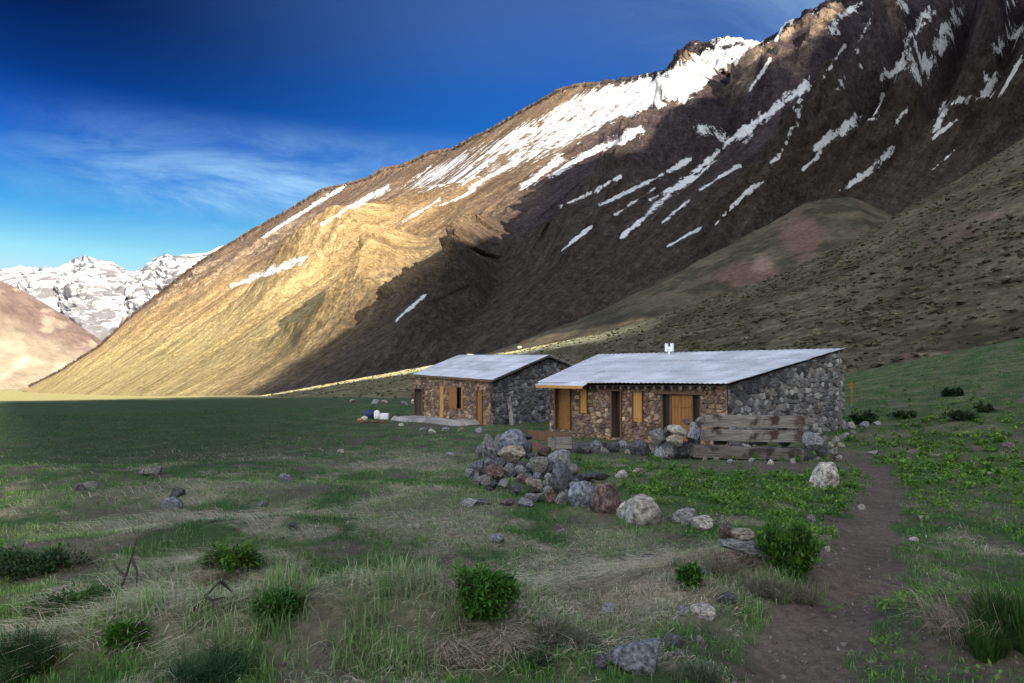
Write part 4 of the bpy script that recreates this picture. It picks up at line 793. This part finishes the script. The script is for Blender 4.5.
for a in [(812, 441, 18, 18, 'grey'), (822, 451, 11, 12, 'dark'), (806, 454, 10, 18, 'dark'), (816, 460, 12, 9, 'mixed'), (828, 460, 12, 8, 'red'), (833, 452, 10, 8, 'grey'), (838, 458, 8, 6, 'tan'), (823, 441, 10, 10, 'mixed'), (811, 463, 9, 7, 'blue')]: rock_Y(*a, BY + .1 + random.uniform(0, .3), 'stone piled at the right end of the timber bench', 'stones at the right end of the bench')
for a in [(712, 452, 15, 9, 'tan'), (735, 451, 20, 10, 'grey'), (752, 452, 16, 9, 'mixed'), (770, 452, 20, 10, 'grey'), (790, 452, 18, 9, 'red'), (720, 440, 15, 8, 'dark'), (760, 441, 16, 8, 'grey'), (784, 442, 12, 8, 'dark')]: rock_Y(*a, BY + 1.05, 'stone in the dark gap under the backrest of the timber bench', 'stones under the bench')
for a in [(772, 463, 7, 5, 'white'), (731, 462, 6, 4, 'grey'), (753, 461, 7, 4, 'white'), (717, 460, 6, 4, 'tan'), (794, 462, 6, 5, 'white'), (705, 459, 6, 5, 'tan')]: rock_on(*a, 'small pale stone on the bare soil in front of the bench', 'pebbles before the bench')
for a in [(853, 426, 9, 6, 'white'), (866, 425, 10, 5, 'grey'), (846, 436, 12, 5, 'grey'), (838, 441, 9, 7, 'mixed'), (846, 427, 8, 8, 'grey'), (878, 424, 8, 4, 'grey'), (830, 446, 9, 6, 'white'), (843, 446, 8, 5, 'tan'), (855, 433, 7, 4, 'grey'), (874, 453, 9, 4, 'grey')]: rock_on(*a, 'rubble stone fallen by the foot of the grey gable', 'rubble by the gable')
for a in [(352, 401, 6, 3, 'tan'), (375, 402, 8, 4, 'grey'), (384, 402, 6, 3, 'tan'), (404, 404, 7, 4, 'grey'), (413, 402, 5, 4, 'white'), (394, 419, 7, 4, 'white'), (401, 425, 6, 3, 'white'), (423, 430, 8, 4, 'grey'), (432, 432, 8, 5, 'white'), (446, 430, 8, 4, 'grey'), (461, 430, 9, 4, 'tan'), (478, 431, 8, 5, 'grey')]: rock_on(*a, 'small stone near the front of the farther house', 'stones by the farther house')
for a, b, w_ in ((469.5, 351, 8), (519, 344.5, 6)):
    i = np.argmin((proj(VB2)[0] - a) ** 2 + (proj(VB2)[1] - b - 2) ** 2); p = VB2.reshape(-1, 3)[i]; s_ = p[1] / F
    tag(rock((p[0], p[1], p[2] + w_ * s_ * .2), (w_ * s_, w_ * s_ * .8, w_ * s_ * .8), 'white', name='boulder'), 'pale boulder on the hillside rim %s' % ('above the roof of the farther house' if a < 500 else 'above the gable of the farther house'), 'boulder')

# stone terrace before the farther house
r_ = empty('stone_terrace', G(430, 422)); tag(r_, 'low terrace of flat grey stones along the front of the farther house', 'terrace')
V0 = [H2.loc(np.array([*XY(x, y)])) for x, y in ((396, 41.8), (470, 35.2))]
def terr():
    us = np.linspace(-.9, H2.len - .6, 90); ws = np.linspace(-1.5, .0, 24); U, Wd = np.meshgrid(us, ws)
    Xw = L2[0] + math.cos(H2.ang) * U - math.sin(H2.ang) * Wd; Yw = L2[1] + math.sin(H2.ang) * U + math.cos(H2.ang) * Wd
    zg = ground_z(Xw, Yw); cell = _h(np.floor(U * 1.6 + .3 * np.floor(Wd * 2)), np.floor(Wd * 2), U * 0, 5); edge = sstep(-1.5, -1.15, Wd + .25 * fbm(U * 1.5, Wd * 1.5, 2, 7)) * sstep(-.9, -.4, U) * sstep(H2.len - .6, H2.len - 1.1, U)
    z = zg - .25 + edge * (.42 + .08 * cell) ; c = mixc(C3(.17, .16, .155) * np.ones(U.shape + (3,)), C3(.30, .29, .28), cell)
    return raw_mesh('flagstones', np.stack([Xw, Yw, z], -1) - np.array(r_.location), grid_faces(24, 90), 4, M_STONE, c, False, r_)
terr()

# ------------------------------------------------------------------ timber bench, trough, plank, post, bags
g = G(748, 459); by = g.y; s_ = by / F
bench = empty('timber_bench', (P(748, 459, by)[0], by, g.z)); tag(bench, 'long bench of heavy weathered timber beams in front of the grey gable', 'bench')
def bl(px, py, Y): return P(px, py, Y) - np.array(bench.location)
def beam(name, x0, x1, y0, y1, Y, th, mat, dy=(0, 0), parent=bench, lab=None):
    a, b = bl(x0, (y0 + y1) / 2 + dy[0], Y), bl(x1, (y0 + y1) / 2 + dy[1], Y); h = (y1 - y0) * Y / F; Lb = np.linalg.norm(b - a); n = 40
    m = MB(); m.bar((-Lb / 2, 0, 0), (Lb / 2, 0, 0), th, h)
    bmesh.ops.subdivide_edges(m.bm, edges=[e for e in m.bm.edges if abs((e.verts[0].co - e.verts[1].co).x) > .1], cuts=30, use_grid_fill=True)
    bmesh.ops.subdivide_edges(m.bm, edges=[e for e in m.bm.edges if abs((e.verts[0].co - e.verts[1].co).x) < .01], cuts=3, use_grid_fill=True)
    for v in m.bm.verts:
        yy, zz_ = v.co.y / (th / 2), v.co.z / (h / 2); k_ = 1 - .06 * max(0, abs(yy) + abs(zz_) - 1.4); v.co.y *= k_; v.co.z *= k_
        v.co.z += .022 * float(fbm(v.co.x * 1.4 + Y * 9, v.co.y * 2 + y0, 3, 5)); v.co.y += .02 * float(fbm(v.co.x * 1.6 + y0, v.co.z * 5, 3, 8)); v.co.x += .03 * float(vnoise(v.co.y * 9, v.co.z * 9 + y0, 3)) * (abs(v.co.x) > Lb * .45)
    o = m.build(name, mat, parent); o.location = (a + b) / 2; o.rotation_euler = Vector(b - a).to_track_quat('X', 'Z').to_euler(); return o
beam('seat', 692.5, 801, 446, 457.5, by - .35, .42, M_DARKWOOD, (-.8, 3)); beam('backrest', 702, 803, 429.8, 441, by + .45, .24, M_OLDWOOD, (-.6, 1.2)); beam('backrest', 703, 803.5, 415.2, 427, by + .55, .24, M_OLDWOOD, (-.2, 1.0))
for x_ in (716, 784):
    a = bl(x_, 416, by + .8); m = MB(); m.box((a[0], a[1], .55), (.16, .14, 1.35), (0, 0, .05), .015); m.build('post', M_DARKWOOD, bench)
for x_ in (699, 740, 786):
    a = bl(x_, 458, by + .02); o = rock((a[0], a[1], .03), (.45, .4, .26), 'dark', name='foot_stone'); o.parent = bench
tg = G(566, 453); tY = tg.y
tr = empty('timber_trough', tg); tag(tr, 'broken weathered timber box lying behind the rock heap', 'box')
def tl(px, py, Y): return P(px, py, Y) - np.array(tr.location)
m = MB(); m.bar(tl(548, 443, tY), tl(572, 443, tY), .05, .36, .008); m.build('side_board', M_OLDWOOD, tr)
m = MB(); m.bar(tl(528, 435, tY + 1.3), tl(571, 437, tY + .9), .05, .3, .008); m.build('side_board', M_BROWNWOOD, tr)
m = MB(); m.bar(tl(573.5, 443.5, tY - .05), tl(571.5, 442, tY + .95), .06, .44, .008); m.build('end_board', M_DARKWOOD, tr)
m = MB(); m.box(tl(553.5, 443, tY - .05), (.09, .04, .42), (0, 0, 0), .006); m.build('batten', M_OLDWOOD, tr)
m = MB(); m.bar(tl(527, 444, tY + 1.2), tl(549, 452, tY), .05, .3, .008); m.build('end_board', M_BROWNWOOD, tr)
g2 = G(595, 450); m = MB(); m.bar((-.75, 0, 0), (.75, 0, .04), .2, .2, .02); o = m.build('timber_beam', M_DARKWOOD); o.location = (g2.x - .35, g2.y, g2.z + .12); o.rotation_euler = (0, 0, -.2); tag(o, 'short dark beam lying on the ground right of the broken timber box', 'beam')
# plank leaning on the gable of the farther house
pa = P(512, 427, 36.6); pb = P(507.5, 388, 37.0); pa[1] -= .55; m = MB(); m.bar((0, 0, 0), pb - pa, .2, .06, .006); o = m.build('leaning_plank', M_OLDWOOD); o.location = pa; tag(o, 'grey weathered plank leaning against the dark gable of the farther house', 'plank')
# slim post on the right meadow
g = G(852, 402); m = MB(); m.tube([(0, 0, -.1), (.02, 0, .7), (0, .02, 1.15)], [.07, .06, .05], 8); m.bm.normal_update(); m.box((.01, 0, .88), (.24, .05, .28), bev=.02)
o = m.build('marker_post', plain('rusty_orange_paint', (.24, .10, .035))); o.location = g; tag(o, 'rusty orange marker post on the grass right of the grey gable', 'post')
# belongings on the grass left of the farther house
def lump(name, px, py, w, h, mat, label, cat, seed, boxy=.0, group=None):
    g = G(px, py + h / 2 - .5); s = g.y / F; bm = bmesh.new(); bmesh.ops.create_icosphere(bm, subdivisions=4, radius=1)
    for v in bm.verts:
        c = v.co.copy(); mxv = max(abs(c.x), abs(c.y), abs(c.z)); c = c * (1 + boxy * (1 / mxv - 1)); k = 1 + .22 * float(fbm(np.array(c.x * 2.1 + seed), np.array(c.y * 2.1 + c.z * 3.3), 4, seed)); v.co = c * k
        if v.co.z < -.7: v.co.z = -.7
    me = bpy.data.meshes.new(name); bm.to_mesh(me); bm.free(); me.polygons.foreach_set('use_smooth', [True] * len(me.polygons)); me.materials.append(mat)
    o = bpy.data.objects.new(name, me); COL.objects.link(o); o.scale = (w * s / 2, w * s * .4, h * s / 2); o.location = (g.x, g.y, g.z + h * s * .36); return tag(o, label, cat, group)
M_TARP = plain('navy_tarp', (.012, .022, .085), .5, .4); M_CLOTH = plain('white_cloth', (.72, .73, .74), .8); M_CREAM = plain('cream_sack', (.5, .44, .33), .9)
lump('tarp', 369.5, 413.8, 12, 10, M_TARP, 'dark blue tarp bundled between the pale sack and the white bag', 'tarp', 3); lump('bag', 376.8, 414.5, 6, 10, M_CLOTH, 'tall white bag standing against the dark blue tarp', 'bag', 5, .3); lump('bag', 384.5, 416.5, 9, 7, M_CLOTH, 'boxy white bag nearest the farther house', 'bag', 8, .75)
lump('sack', 364.5, 418.6, 7, 5, M_CREAM, 'pale cream sack in front of the dark blue tarp', 'sack', 11); lump('sack', 360, 420, 6, 4, plain('tan_sack', (.28, .19, .11), .9), 'brown sack at the left end of the bags on the grass', 'sack', 13)
pl_ = G(373, 423.3); m = MB(); 
for i in range(5): m.box((i * .28 - .6, random.uniform(-.05, .05), .1), (.2, .9, .05), (random.uniform(-.1, .1), 0, random.uniform(-.1, .1)), .006)
for yy in (-.3, .3): m.box((0, yy, .04), (1.6, .1, .07), (0, 0, 0), .006)
o = m.build('pallet', M_BROWNWOOD); o.location = pl_; tag(o, 'brown wooden pallet on the grass under the bags', 'pallet')

# ------------------------------------------------------------------ plants
def blades(base, h, w, az, lean, col, seg=2):
    """curved blades of grass: base (n,3), height, width, heading, lean 0..1 -> verts, tris, colours"""
    n = len(base); d = np.stack([np.cos(az), np.sin(az), 0 * az], -1); sd = np.stack([-np.sin(az), np.cos(az), 0 * az], -1); up = np.array([0, 0, 1.])
    p1 = base + (up * (h * (.62 - .25 * lean))[:, None]) + d * (h * lean * .38)[:, None]; p2 = base + up * (h * (1 - .62 * lean))[:, None] + d * (h * lean * 1.05)[:, None]
    w = w[:, None]; V = np.stack([base - sd * w, base + sd * w, p1 - sd * w * .7, p1 + sd * w * .7, p2], 1).reshape(-1, 3)
    i = np.arange(n)[:, None] * 5; T = np.concatenate([i + [[0, 1, 3]], i + [[0, 3, 2]], i + [[2, 3, 4]]], 1).reshape(-1, 3)
    return V, T, np.repeat(col, 5, 0) * np.tile([.75, .75, 1, 1, 1.12], n)[:, None]
def field(n, rmin, rmax, seed):
    r_g = np.random.default_rng(seed); r = np.exp(r_g.uniform(math.log(rmin), math.log(rmax), n)); th = np.radians(r_g.uniform(-43, 43, n)); X, Y = r * np.sin(th), r * np.cos(th)
    inb = np.zeros(n, bool)
    for H_, q in ((H1, [L1, R1, B1, C1]), (H2, [L2, R2, E2, D2])): inb |= in_poly(X, Y, [tuple(p) for p in q])
    k = ~inb; return X[k], Y[k], r[k], r_g
X, Y, r, g_ = field(420000, 2.6, 70, 1)
so, he, st, n1, n2, n3, vx, vy, _ = veg(X, Y); u = g_.random(len(X)); clump = fbm(X * 3.1, Y * 3.1, 3, 200); pk = (1 - so) * np.clip(.50 + 1.3 * clump + .4 * n2, .02, 1) * (1 - .45 * st)
k = u < pk; X, Y, r, he, st, n1, n2, clump, vx, vy = [a[k] for a in (X, Y, r, he, st, n1, n2, clump, vx, vy)]; n = len(X); rnd = g_.random(n)
tall = np.clip(1.25 * gs(vx, vy, 350, 645, 150, 30) * sstep(-.4, .3, n1 + n2) + gs(vx, vy, 110, 660, 110, 30) + gs(vx, vy, 800, 590, 50, 22) + gs(vx, vy, 250, 605, 80, 18) * .5, 0, 1)
h = (.035 + .05 * rnd + .05 * np.clip(clump + .2, 0, 1)) * (1 + 1.6 * tall) * np.clip(1 + .3 * n1, .6, 1.5); wd = np.maximum(.0032, r * .00042) * (.7 + .6 * g_.random(n))
col = mixc(C3(.038, .135, .024) * np.ones((n, 3)), C3(.15, .30, .07), g_.random(n)); col = mixc(col, C3(.055, .125, .022), he * .8); col = mixc(col, C3(.46, .45, .33), (st * .75 + .2 * (n1 > .1)) * g_.random(n)); col = mixc(col, C3(.045, .085, .055), sstep(.0, .5, -n1) * .6)
left_dk = sstep(480, 200, vx) * sstep(14, 26, r); col = mixc(col, C3(.020, .060, .018) * (.6 + .8 * g_.random((n, 1))), left_dk * .65)  # same painted mid-left darkening on the blades
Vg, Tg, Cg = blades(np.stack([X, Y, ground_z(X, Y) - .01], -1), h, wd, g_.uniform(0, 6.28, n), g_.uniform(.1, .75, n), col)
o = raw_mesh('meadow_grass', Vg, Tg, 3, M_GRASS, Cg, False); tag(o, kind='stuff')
# flattened straw
X, Y, r, g_ = field(340000, 2.6, 45, 2); so, he, st, n1, n2, n3, vx, vy, _ = veg(X, Y); k = g_.random(len(X)) < st * (1 - so) * np.clip(.55 + .9 * fbm(X * 2.2, Y * 2.2, 3, 210), 0, 1); X, Y, r, st, n1, vx, vy = [a[k] for a in (X, Y, r, st, n1, vx, vy)]; n = len(X)
rnd = g_.random(n); az = -2.3 + .9 * fbm(X * .8, Y * .8, 3, 211) + g_.normal(0, .55, n); mt = mats(X, Y); az = np.where(mt > .3, -2.75 + g_.normal(0, .35, n), az); h = (.08 + .13 * rnd) * (1 + .8 * mt); wd = np.maximum(.0022, r * .00034) * (.7 + .6 * g_.random(n))
col = mixc(C3(.28, .24, .165) * np.ones((n, 3)), C3(.66, .61, .48), g_.random(n)); col = mixc(col, C3(.19, .125, .085), sstep(.2, .5, fbm(X * .9, Y * .9, 3, 212)) * .7)
Vs, Ts, Cs = blades(np.stack([X, Y, ground_z(X, Y) - .005], -1), h, wd, az, g_.uniform(.75, 1.25, n), col); o = raw_mesh('dry_straw', Vs, Ts, 3, M_STRAW, Cs, False); tag(o, kind='stuff')
# broad-leaved herbs in low rosettes
def leaves(base, L, w, az, el, col):
    n = len(base); d = np.stack([np.cos(az) * np.cos(el), np.sin(az) * np.cos(el), np.sin(el)], -1); sd = np.stack([-np.sin(az), np.cos(az), 0 * az], -1); m_ = base + d * (L * .5)[:, None]; t = base + d * L[:, None] - np.array([0, 0, 1.]) * (L * .12)[:, None]
    V = np.stack([base, m_ + sd * w[:, None], t, m_ - sd * w[:, None]], 1).reshape(-1, 3); i = np.arange(n)[:, None] * 4; T = np.concatenate([i + [[0, 1, 2]], i + [[0, 2, 3]]], 1).reshape(-1, 3)
    return V, T, np.repeat(col, 4, 0)
X, Y, r, g_ = field(60000, 3, 60, 3); so, he, st, n1, n2, n3, vx, vy, _ = veg(X, Y); k = g_.random(len(X)) < np.clip(he * sstep(520, 600, vx) * 1.5 * np.clip(.25 + 2.4 * fbm(X * 1.9, Y * 1.9, 3, 220), 0, 1) + .006 * (vx > 700), 0, 1) * (1 - .9 * so) + .10 * gs(vx, vy, 950, 645, 90, 32) * (fbm(X * 1.6, Y * 1.6, 2, 221) > .05); X, Y, r = X[k], Y[k], r[k]; n0 = len(X); rep = 16
cx = np.repeat(X, rep) + g_.normal(0, .045, n0 * rep); cy = np.repeat(Y, rep) + g_.normal(0, .045, n0 * rep); rr_ = np.repeat(r, rep); n = len(cx); sz = np.repeat(.6 + .9 * g_.random(n0), rep); tone = np.repeat(g_.random(n0), rep)
col = mixc(C3(.032, .100, .014) * np.ones((n, 3)), C3(.135, .265, .034), np.clip(tone * .7 + .3 * g_.random(n), 0, 1)); col = mixc(col, C3(.22, .27, .05), (g_.random(n) > .93) * .6)
Vh, Th, Ch = leaves(np.stack([cx, cy, ground_z(cx, cy) + g_.uniform(.0, .075, n) * sz], -1), sz * g_.uniform(.025, .05, n) * np.clip(rr_ / 9, 1, 2.6), sz * g_.uniform(.007, .013, n) * np.clip(rr_ / 8, 1, 2.8), g_.uniform(0, 6.28, n), g_.uniform(.15, 1.2, n), col)
o = raw_mesh('ground_herbs', Vh, Th, 3, M_LEAF, Ch, False); tag(o, kind='stuff')
# gravel
X, Y, r, g_ = field(26000, 2.8, 30, 4); so, he, st, n1, n2, n3, vx, vy, _ = veg(X, Y); k = g_.random(len(X)) < so * .55 + .012; X, Y, r = X[k], Y[k], r[k]; n = len(X)
ico = bmesh.new(); bmesh.ops.create_icosphere(ico, subdivisions=1, radius=1); iv_ = np.array([v.co for v in ico.verts]); if_ = np.array([[v.index for v in f.verts] for f in ico.faces]); ico.free()
sz = .004 + .014 * g_.random(n) ** 5 + r * .0003; JV = iv_[None] * (1 + .35 * g_.normal(size=(n, len(iv_), 1)) * .6) * (sz[:, None] * g_.uniform(.6, 1.3, (n, 3)))[:, None, :] + np.stack([X, Y, ground_z(X, Y) + sz * .2], -1)[:, None]
JC = np.repeat(mixc(C3(.09, .075, .07) * np.ones((n, 3)), C3(.19, .175, .165), g_.random(n) ** 2), len(iv_), 0); o = raw_mesh('gravel', JV, (if_[None] + np.arange(n)[:, None, None] * len(iv_)), 3, M_STONE, JC, False); tag(o, kind='stuff')
# scrub on the hillside and the right-hand meadow
g_ = np.random.default_rng(5); pB = VB2.reshape(-1, 3); sel = g_.choice(len(pB), 22000); pb = pB[sel] + np.c_[g_.normal(0, .6, (22000, 2)), np.zeros(22000)]; keep = fbm(pb[:, 0] / 16, pb[:, 1] / 16, 4, 230) + .5 * fbm(pb[:, 0] / 4, pb[:, 1] / 4, 2, 231) > g_.uniform(-.6, .5, len(pb)); pb = pb[keep]; n = len(pb)
ico = bmesh.new(); bmesh.ops.create_icosphere(ico, subdivisions=2, radius=1); iv_ = np.array([v.co for v in ico.verts]); if_ = np.array([[v.index for v in f.verts] for f in ico.faces]); ico.free()
sz = (.10 + .38 * g_.random(n) ** 2.6) * (1 + .4 * (g_.random(n) > .9)); JV = iv_[None] * (1 + .28 * g_.normal(size=(n, len(iv_), 1))) * (sz[:, None] * np.stack([g_.uniform(.8, 1.4, n), g_.uniform(.8, 1.4, n), g_.uniform(.4, .7, n)], -1))[:, None] + (pb + np.c_[np.zeros((n, 2)), sz * .1])[:, None]
JC = mixc(C3(.036, .036, .019) * np.ones((n, 3)), C3(.105, .097, .058), g_.random(n)); JC = (JC[:, None, :] * g_.uniform(.7, 1.3, (n, len(iv_), 1))).reshape(-1, 3); o = raw_mesh('hillside_scrub', JV, (if_[None] + np.arange(n)[:, None, None] * len(iv_)), 3, M_HILL, JC, False); tag(o, kind='stuff')

def shrub(px, py, w, h, label, c0, c1, nleaf, seed, leaf=(.05, .011), name='shrub', cat='shrub', up=.6):
    g = G(px, py); s = g.y / F; Wm, Hm_ = w * s, h * s; r_g = np.random.default_rng(seed); root = empty(name, g); tag(root, label, cat); st_ = MB(); tips = []
    for i in range(26):
        a = r_g.uniform(0, 6.28); q = r_g.uniform(.1, 1) ** .6; lob = .62 + .38 * math.sin(a * 2 + seed) + .22 * math.sin(a * 3 + seed * 2.3); e = np.array([math.cos(a) * Wm / 2 * q * (.7 + .5 * lob), math.sin(a) * Wm / 2 * q * .9, Hm_ * math.sqrt(max(.06, 1 - .8 * q * q)) * r_g.uniform(.5, 1.12) * (.65 + .45 * lob)])
        b = np.array([math.cos(a), math.sin(a), 0]) * Wm * .08; mid = b * .5 + e * .5 + [0, 0, Hm_ * .08]; bare_ = i % 5 == 0; st_.tube([b * .4 - [0, 0, .03], mid * (1.1 if bare_ else 1), e * (1.22 if bare_ else 1)], [.006, .005, .002], 4)
        if not bare_: tips.append((b, mid, e))
    st_.build('stems', M_DARKWOOD, root)
    t = r_g.integers(0, len(tips), nleaf); k_ = r_g.uniform(.2, 1.0, nleaf)[:, None]; B_, M_, E_ = [np.array([x[j] for x in tips])[t] for j in range(3)]; p = (1 - k_) ** 2 * B_ + 2 * k_ * (1 - k_) * M_ + k_ ** 2 * E_ + r_g.normal(0, .018 + Wm * .03, (nleaf, 3)); p[:, 2] = np.maximum(p[:, 2], .0)
    clump_ = fbm(p[:, 0] * 9 + seed, p[:, 1] * 9 + p[:, 2] * 7, 3, seed); col = mixc(np.ones((nleaf, 3)) * c0, np.array(c1), np.clip(.5 + .8 * clump_ + .3 * r_g.normal(size=nleaf) * .6, 0, 1)); out = np.arctan2(p[:, 1], p[:, 0]) + r_g.normal(0, .9, nleaf)
    V_, T_, C_ = leaves(p, leaf[0] * r_g.uniform(.6, 1.4, nleaf), leaf[1] * r_g.uniform(.7, 1.3, nleaf), out, r_g.normal(up, .5, nleaf), col); raw_mesh('foliage', V_, T_, 3, M_LEAF, C_, False, root); return root
GA, GB = (.022, .085, .012), (.085, .21, .028)
shrub(480, 614, 62, 40, 'bright green leafy shrub on the straw bank in the centre foreground', GA, GB, 5200, 1)
shrub(795, 574, 50, 50, 'tall dense green shrub beside the cairn at the path edge', (.025, .08, .012), (.095, .20, .03), 6000, 2, (.06, .011), up=.9)
shrub(690, 588, 22, 22, 'small round green bush left of the blue-grey stone near the path', GA, GB, 1300, 3)
shrub(232, 566, 62, 15, 'low spreading green bush above the brown dead grass on the left', (.025, .075, .012), (.09, .19, .02), 2600, 4)
shrub(126, 642, 34, 12, 'small green bush in the straw at the lower left', GA, (.06, .16, .02), 1400, 5); shrub(276, 614, 40, 14, 'small leafy bush above the straw bank left of centre', GA, (.065, .16, .025), 1500, 6)
shrub(80, 612, 80, 12, 'dark green bush beneath the dead branch', (.015, .055, .01), (.05, .13, .018), 2400, 7); shrub(35, 572, 90, 18, 'dark shrub at the far left edge of the meadow', (.01, .03, .008), (.025, .065, .015), 2600, 8)
for a in [(864, 424, 22, 11, 'dark green bush just right of the gable foot, nearest the house'), (962, 420, 32, 9, 'wide dark bush on the slope of the right meadow'), (984, 412, 15, 6, 'small dark bush above the wide one on the right meadow'), (948, 396, 8, 6, 'tiny dark bush, left one of the pair under the hillside'), (957, 396, 8, 6, 'tiny dark bush, right one of the pair under the hillside'), (905, 418, 24, 4, 'low green bush between the gable and the wide dark bush'), (540, 668, 20, 12, 'little green bush left of the large front boulder')]:
    shrub(*a[:4], a[4], (.022, .05, .016), (.05, .10, .03), 900, int(a[0]), (.05 * G(a[0], a[1]).y / 8, .013 * G(a[0], a[1]).y / 8))
def tussock(px, py, w, h, label, c0, c1, n, seed, lean=(.2, .9), az0=None, spread=6.28):
    g = G(px, py); s = g.y / F; r_g = np.random.default_rng(seed); q = np.sqrt(r_g.random(n)); a = r_g.uniform(0, 6.28, n); nt = 7; ta_ = r_g.uniform(0, 6.28, nt); tq = np.sqrt(r_g.random(nt)) * .34; th_ = r_g.uniform(.45, 1.15, nt); ti = r_g.integers(0, nt, n); b = np.stack([np.cos(ta_[ti]) * tq[ti] * w * s + np.cos(a) * q * w * s * .12, np.sin(ta_[ti]) * tq[ti] * w * s * .8 + np.sin(a) * q * w * s * .10, 0 * q], -1); b[:, 2] = ground_z(b[:, 0] + g.x, b[:, 1] + g.y) - g.z - .01
    az = a + r_g.normal(0, .5, n) if az0 is None else az0 + r_g.uniform(-spread / 2, spread / 2, n); V_, T_, C_ = blades(b, h * s * th_[ti] * r_g.uniform(.5, 1.15, n), np.maximum(.0022, g.y * .00038) * r_g.uniform(.7, 1.4, n), az, r_g.uniform(*lean, n), mixc(np.ones((n, 3)) * c0, np.array(c1), r_g.random(n)))
    o = raw_mesh('grass_tussock', V_, T_, 3, M_GRASS, C_, False); o.location = g; return tag(o, label, 'grass tussock')
ST0, ST1 = (.22, .18, .12), (.42, .37, .28)
tussock(1005, 650, 90, 74, 'tall green grass tussock at the right edge beside the path', (.02, .06, .015), (.07, .15, .03), 3600, 21, (.1, .7)); tussock(968, 628, 120, 84, 'fan of long dry straw left of the tall green tussock', ST0, ST1, 420, 22, (.4, 1.2), 2.6, 2.8)
tussock(478, 640, 110, 38, 'drooping dry straw tuft under the bright green shrub', ST0, ST1, 900, 23, (.7, 1.3), -1.57, 2.8); tussock(20, 672, 70, 50, 'dark green grass tussock in the lower left corner', (.012, .04, .015), (.04, .10, .03), 1800, 24, (.2, .8)); tussock(210, 682, 80, 44, 'green grass tussock at the bottom edge below the straw bank', (.015, .05, .02), (.05, .12, .04), 1700, 25, (.3, .9))
tussock(785, 598, 80, 30, 'dry grass tuft at the foot of the tall green shrub', (.08, .09, .05), (.26, .23, .16), 1500, 27, (.4, 1.1)); tussock(240, 588, 70, 24, 'brown mat of dead grass below the low spreading bush', (.13, .085, .055), (.30, .22, .15), 1200, 28, (.8, 1.3), -2.6, 1.4)
tussock(432, 590, 30, 40, 'few tall pale straws left of the bright green shrub', ST0, (.5, .45, .34), 14, 29, (.05, .4)); tussock(730, 572, 60, 26, 'faded grass tuft under the cairn', (.09, .09, .05), (.28, .25, .17), 900, 30, (.4, 1)); tussock(690, 676, 60, 26, 'pale green grass tussock right of the large front boulder', (.05, .085, .05), (.13, .17, .10), 1100, 31, (.3, .9)); tussock(560, 640, 90, 26, 'grey-green grass tuft in the front right of the bright shrub', (.06, .075, .045), (.2, .19, .13), 1300, 32, (.4, 1.1))
# dead branches
for px, py, pts, lab in [(118, 590, [[(0, 0, -.02), (.06, .0, .12), (.10, 0, .26), (.13, .02, .40)], [(.05, 0, .1), (-.05, .05, .16), (-.1, .1, .2)], [(.1, 0, .25), (.17, -.05, .16), (.2, -.1, .05)], [(0, 0, 0), (-.15, 0, .03), (-.25, .05, .0)]], 'dark dead branch standing up in the dry grass on the left'), (192, 612, [[(0, 0, 0), (.1, .02, .12), (.22, 0, .24)], [(.1, 0, .12), (.18, -.05, .1), (.28, -.06, .13)], [(.22, 0, .23), (.3, .03, .14)]], 'dark dead branch lying below the low spreading bush')]:
    g = G(px, py); s_ = g.y / 6; m = MB()
    for p_ in pts: m.tube([Vector(v) * s_ * 1.1 for v in p_], [.014 - .011 * i / (len(p_) - 1) for i in range(len(p_))], 5)
    o = m.build('dead_branch', plain('dead_twig', (.035, .025, .02))); o.location = g; tag(o, lab, 'branch')
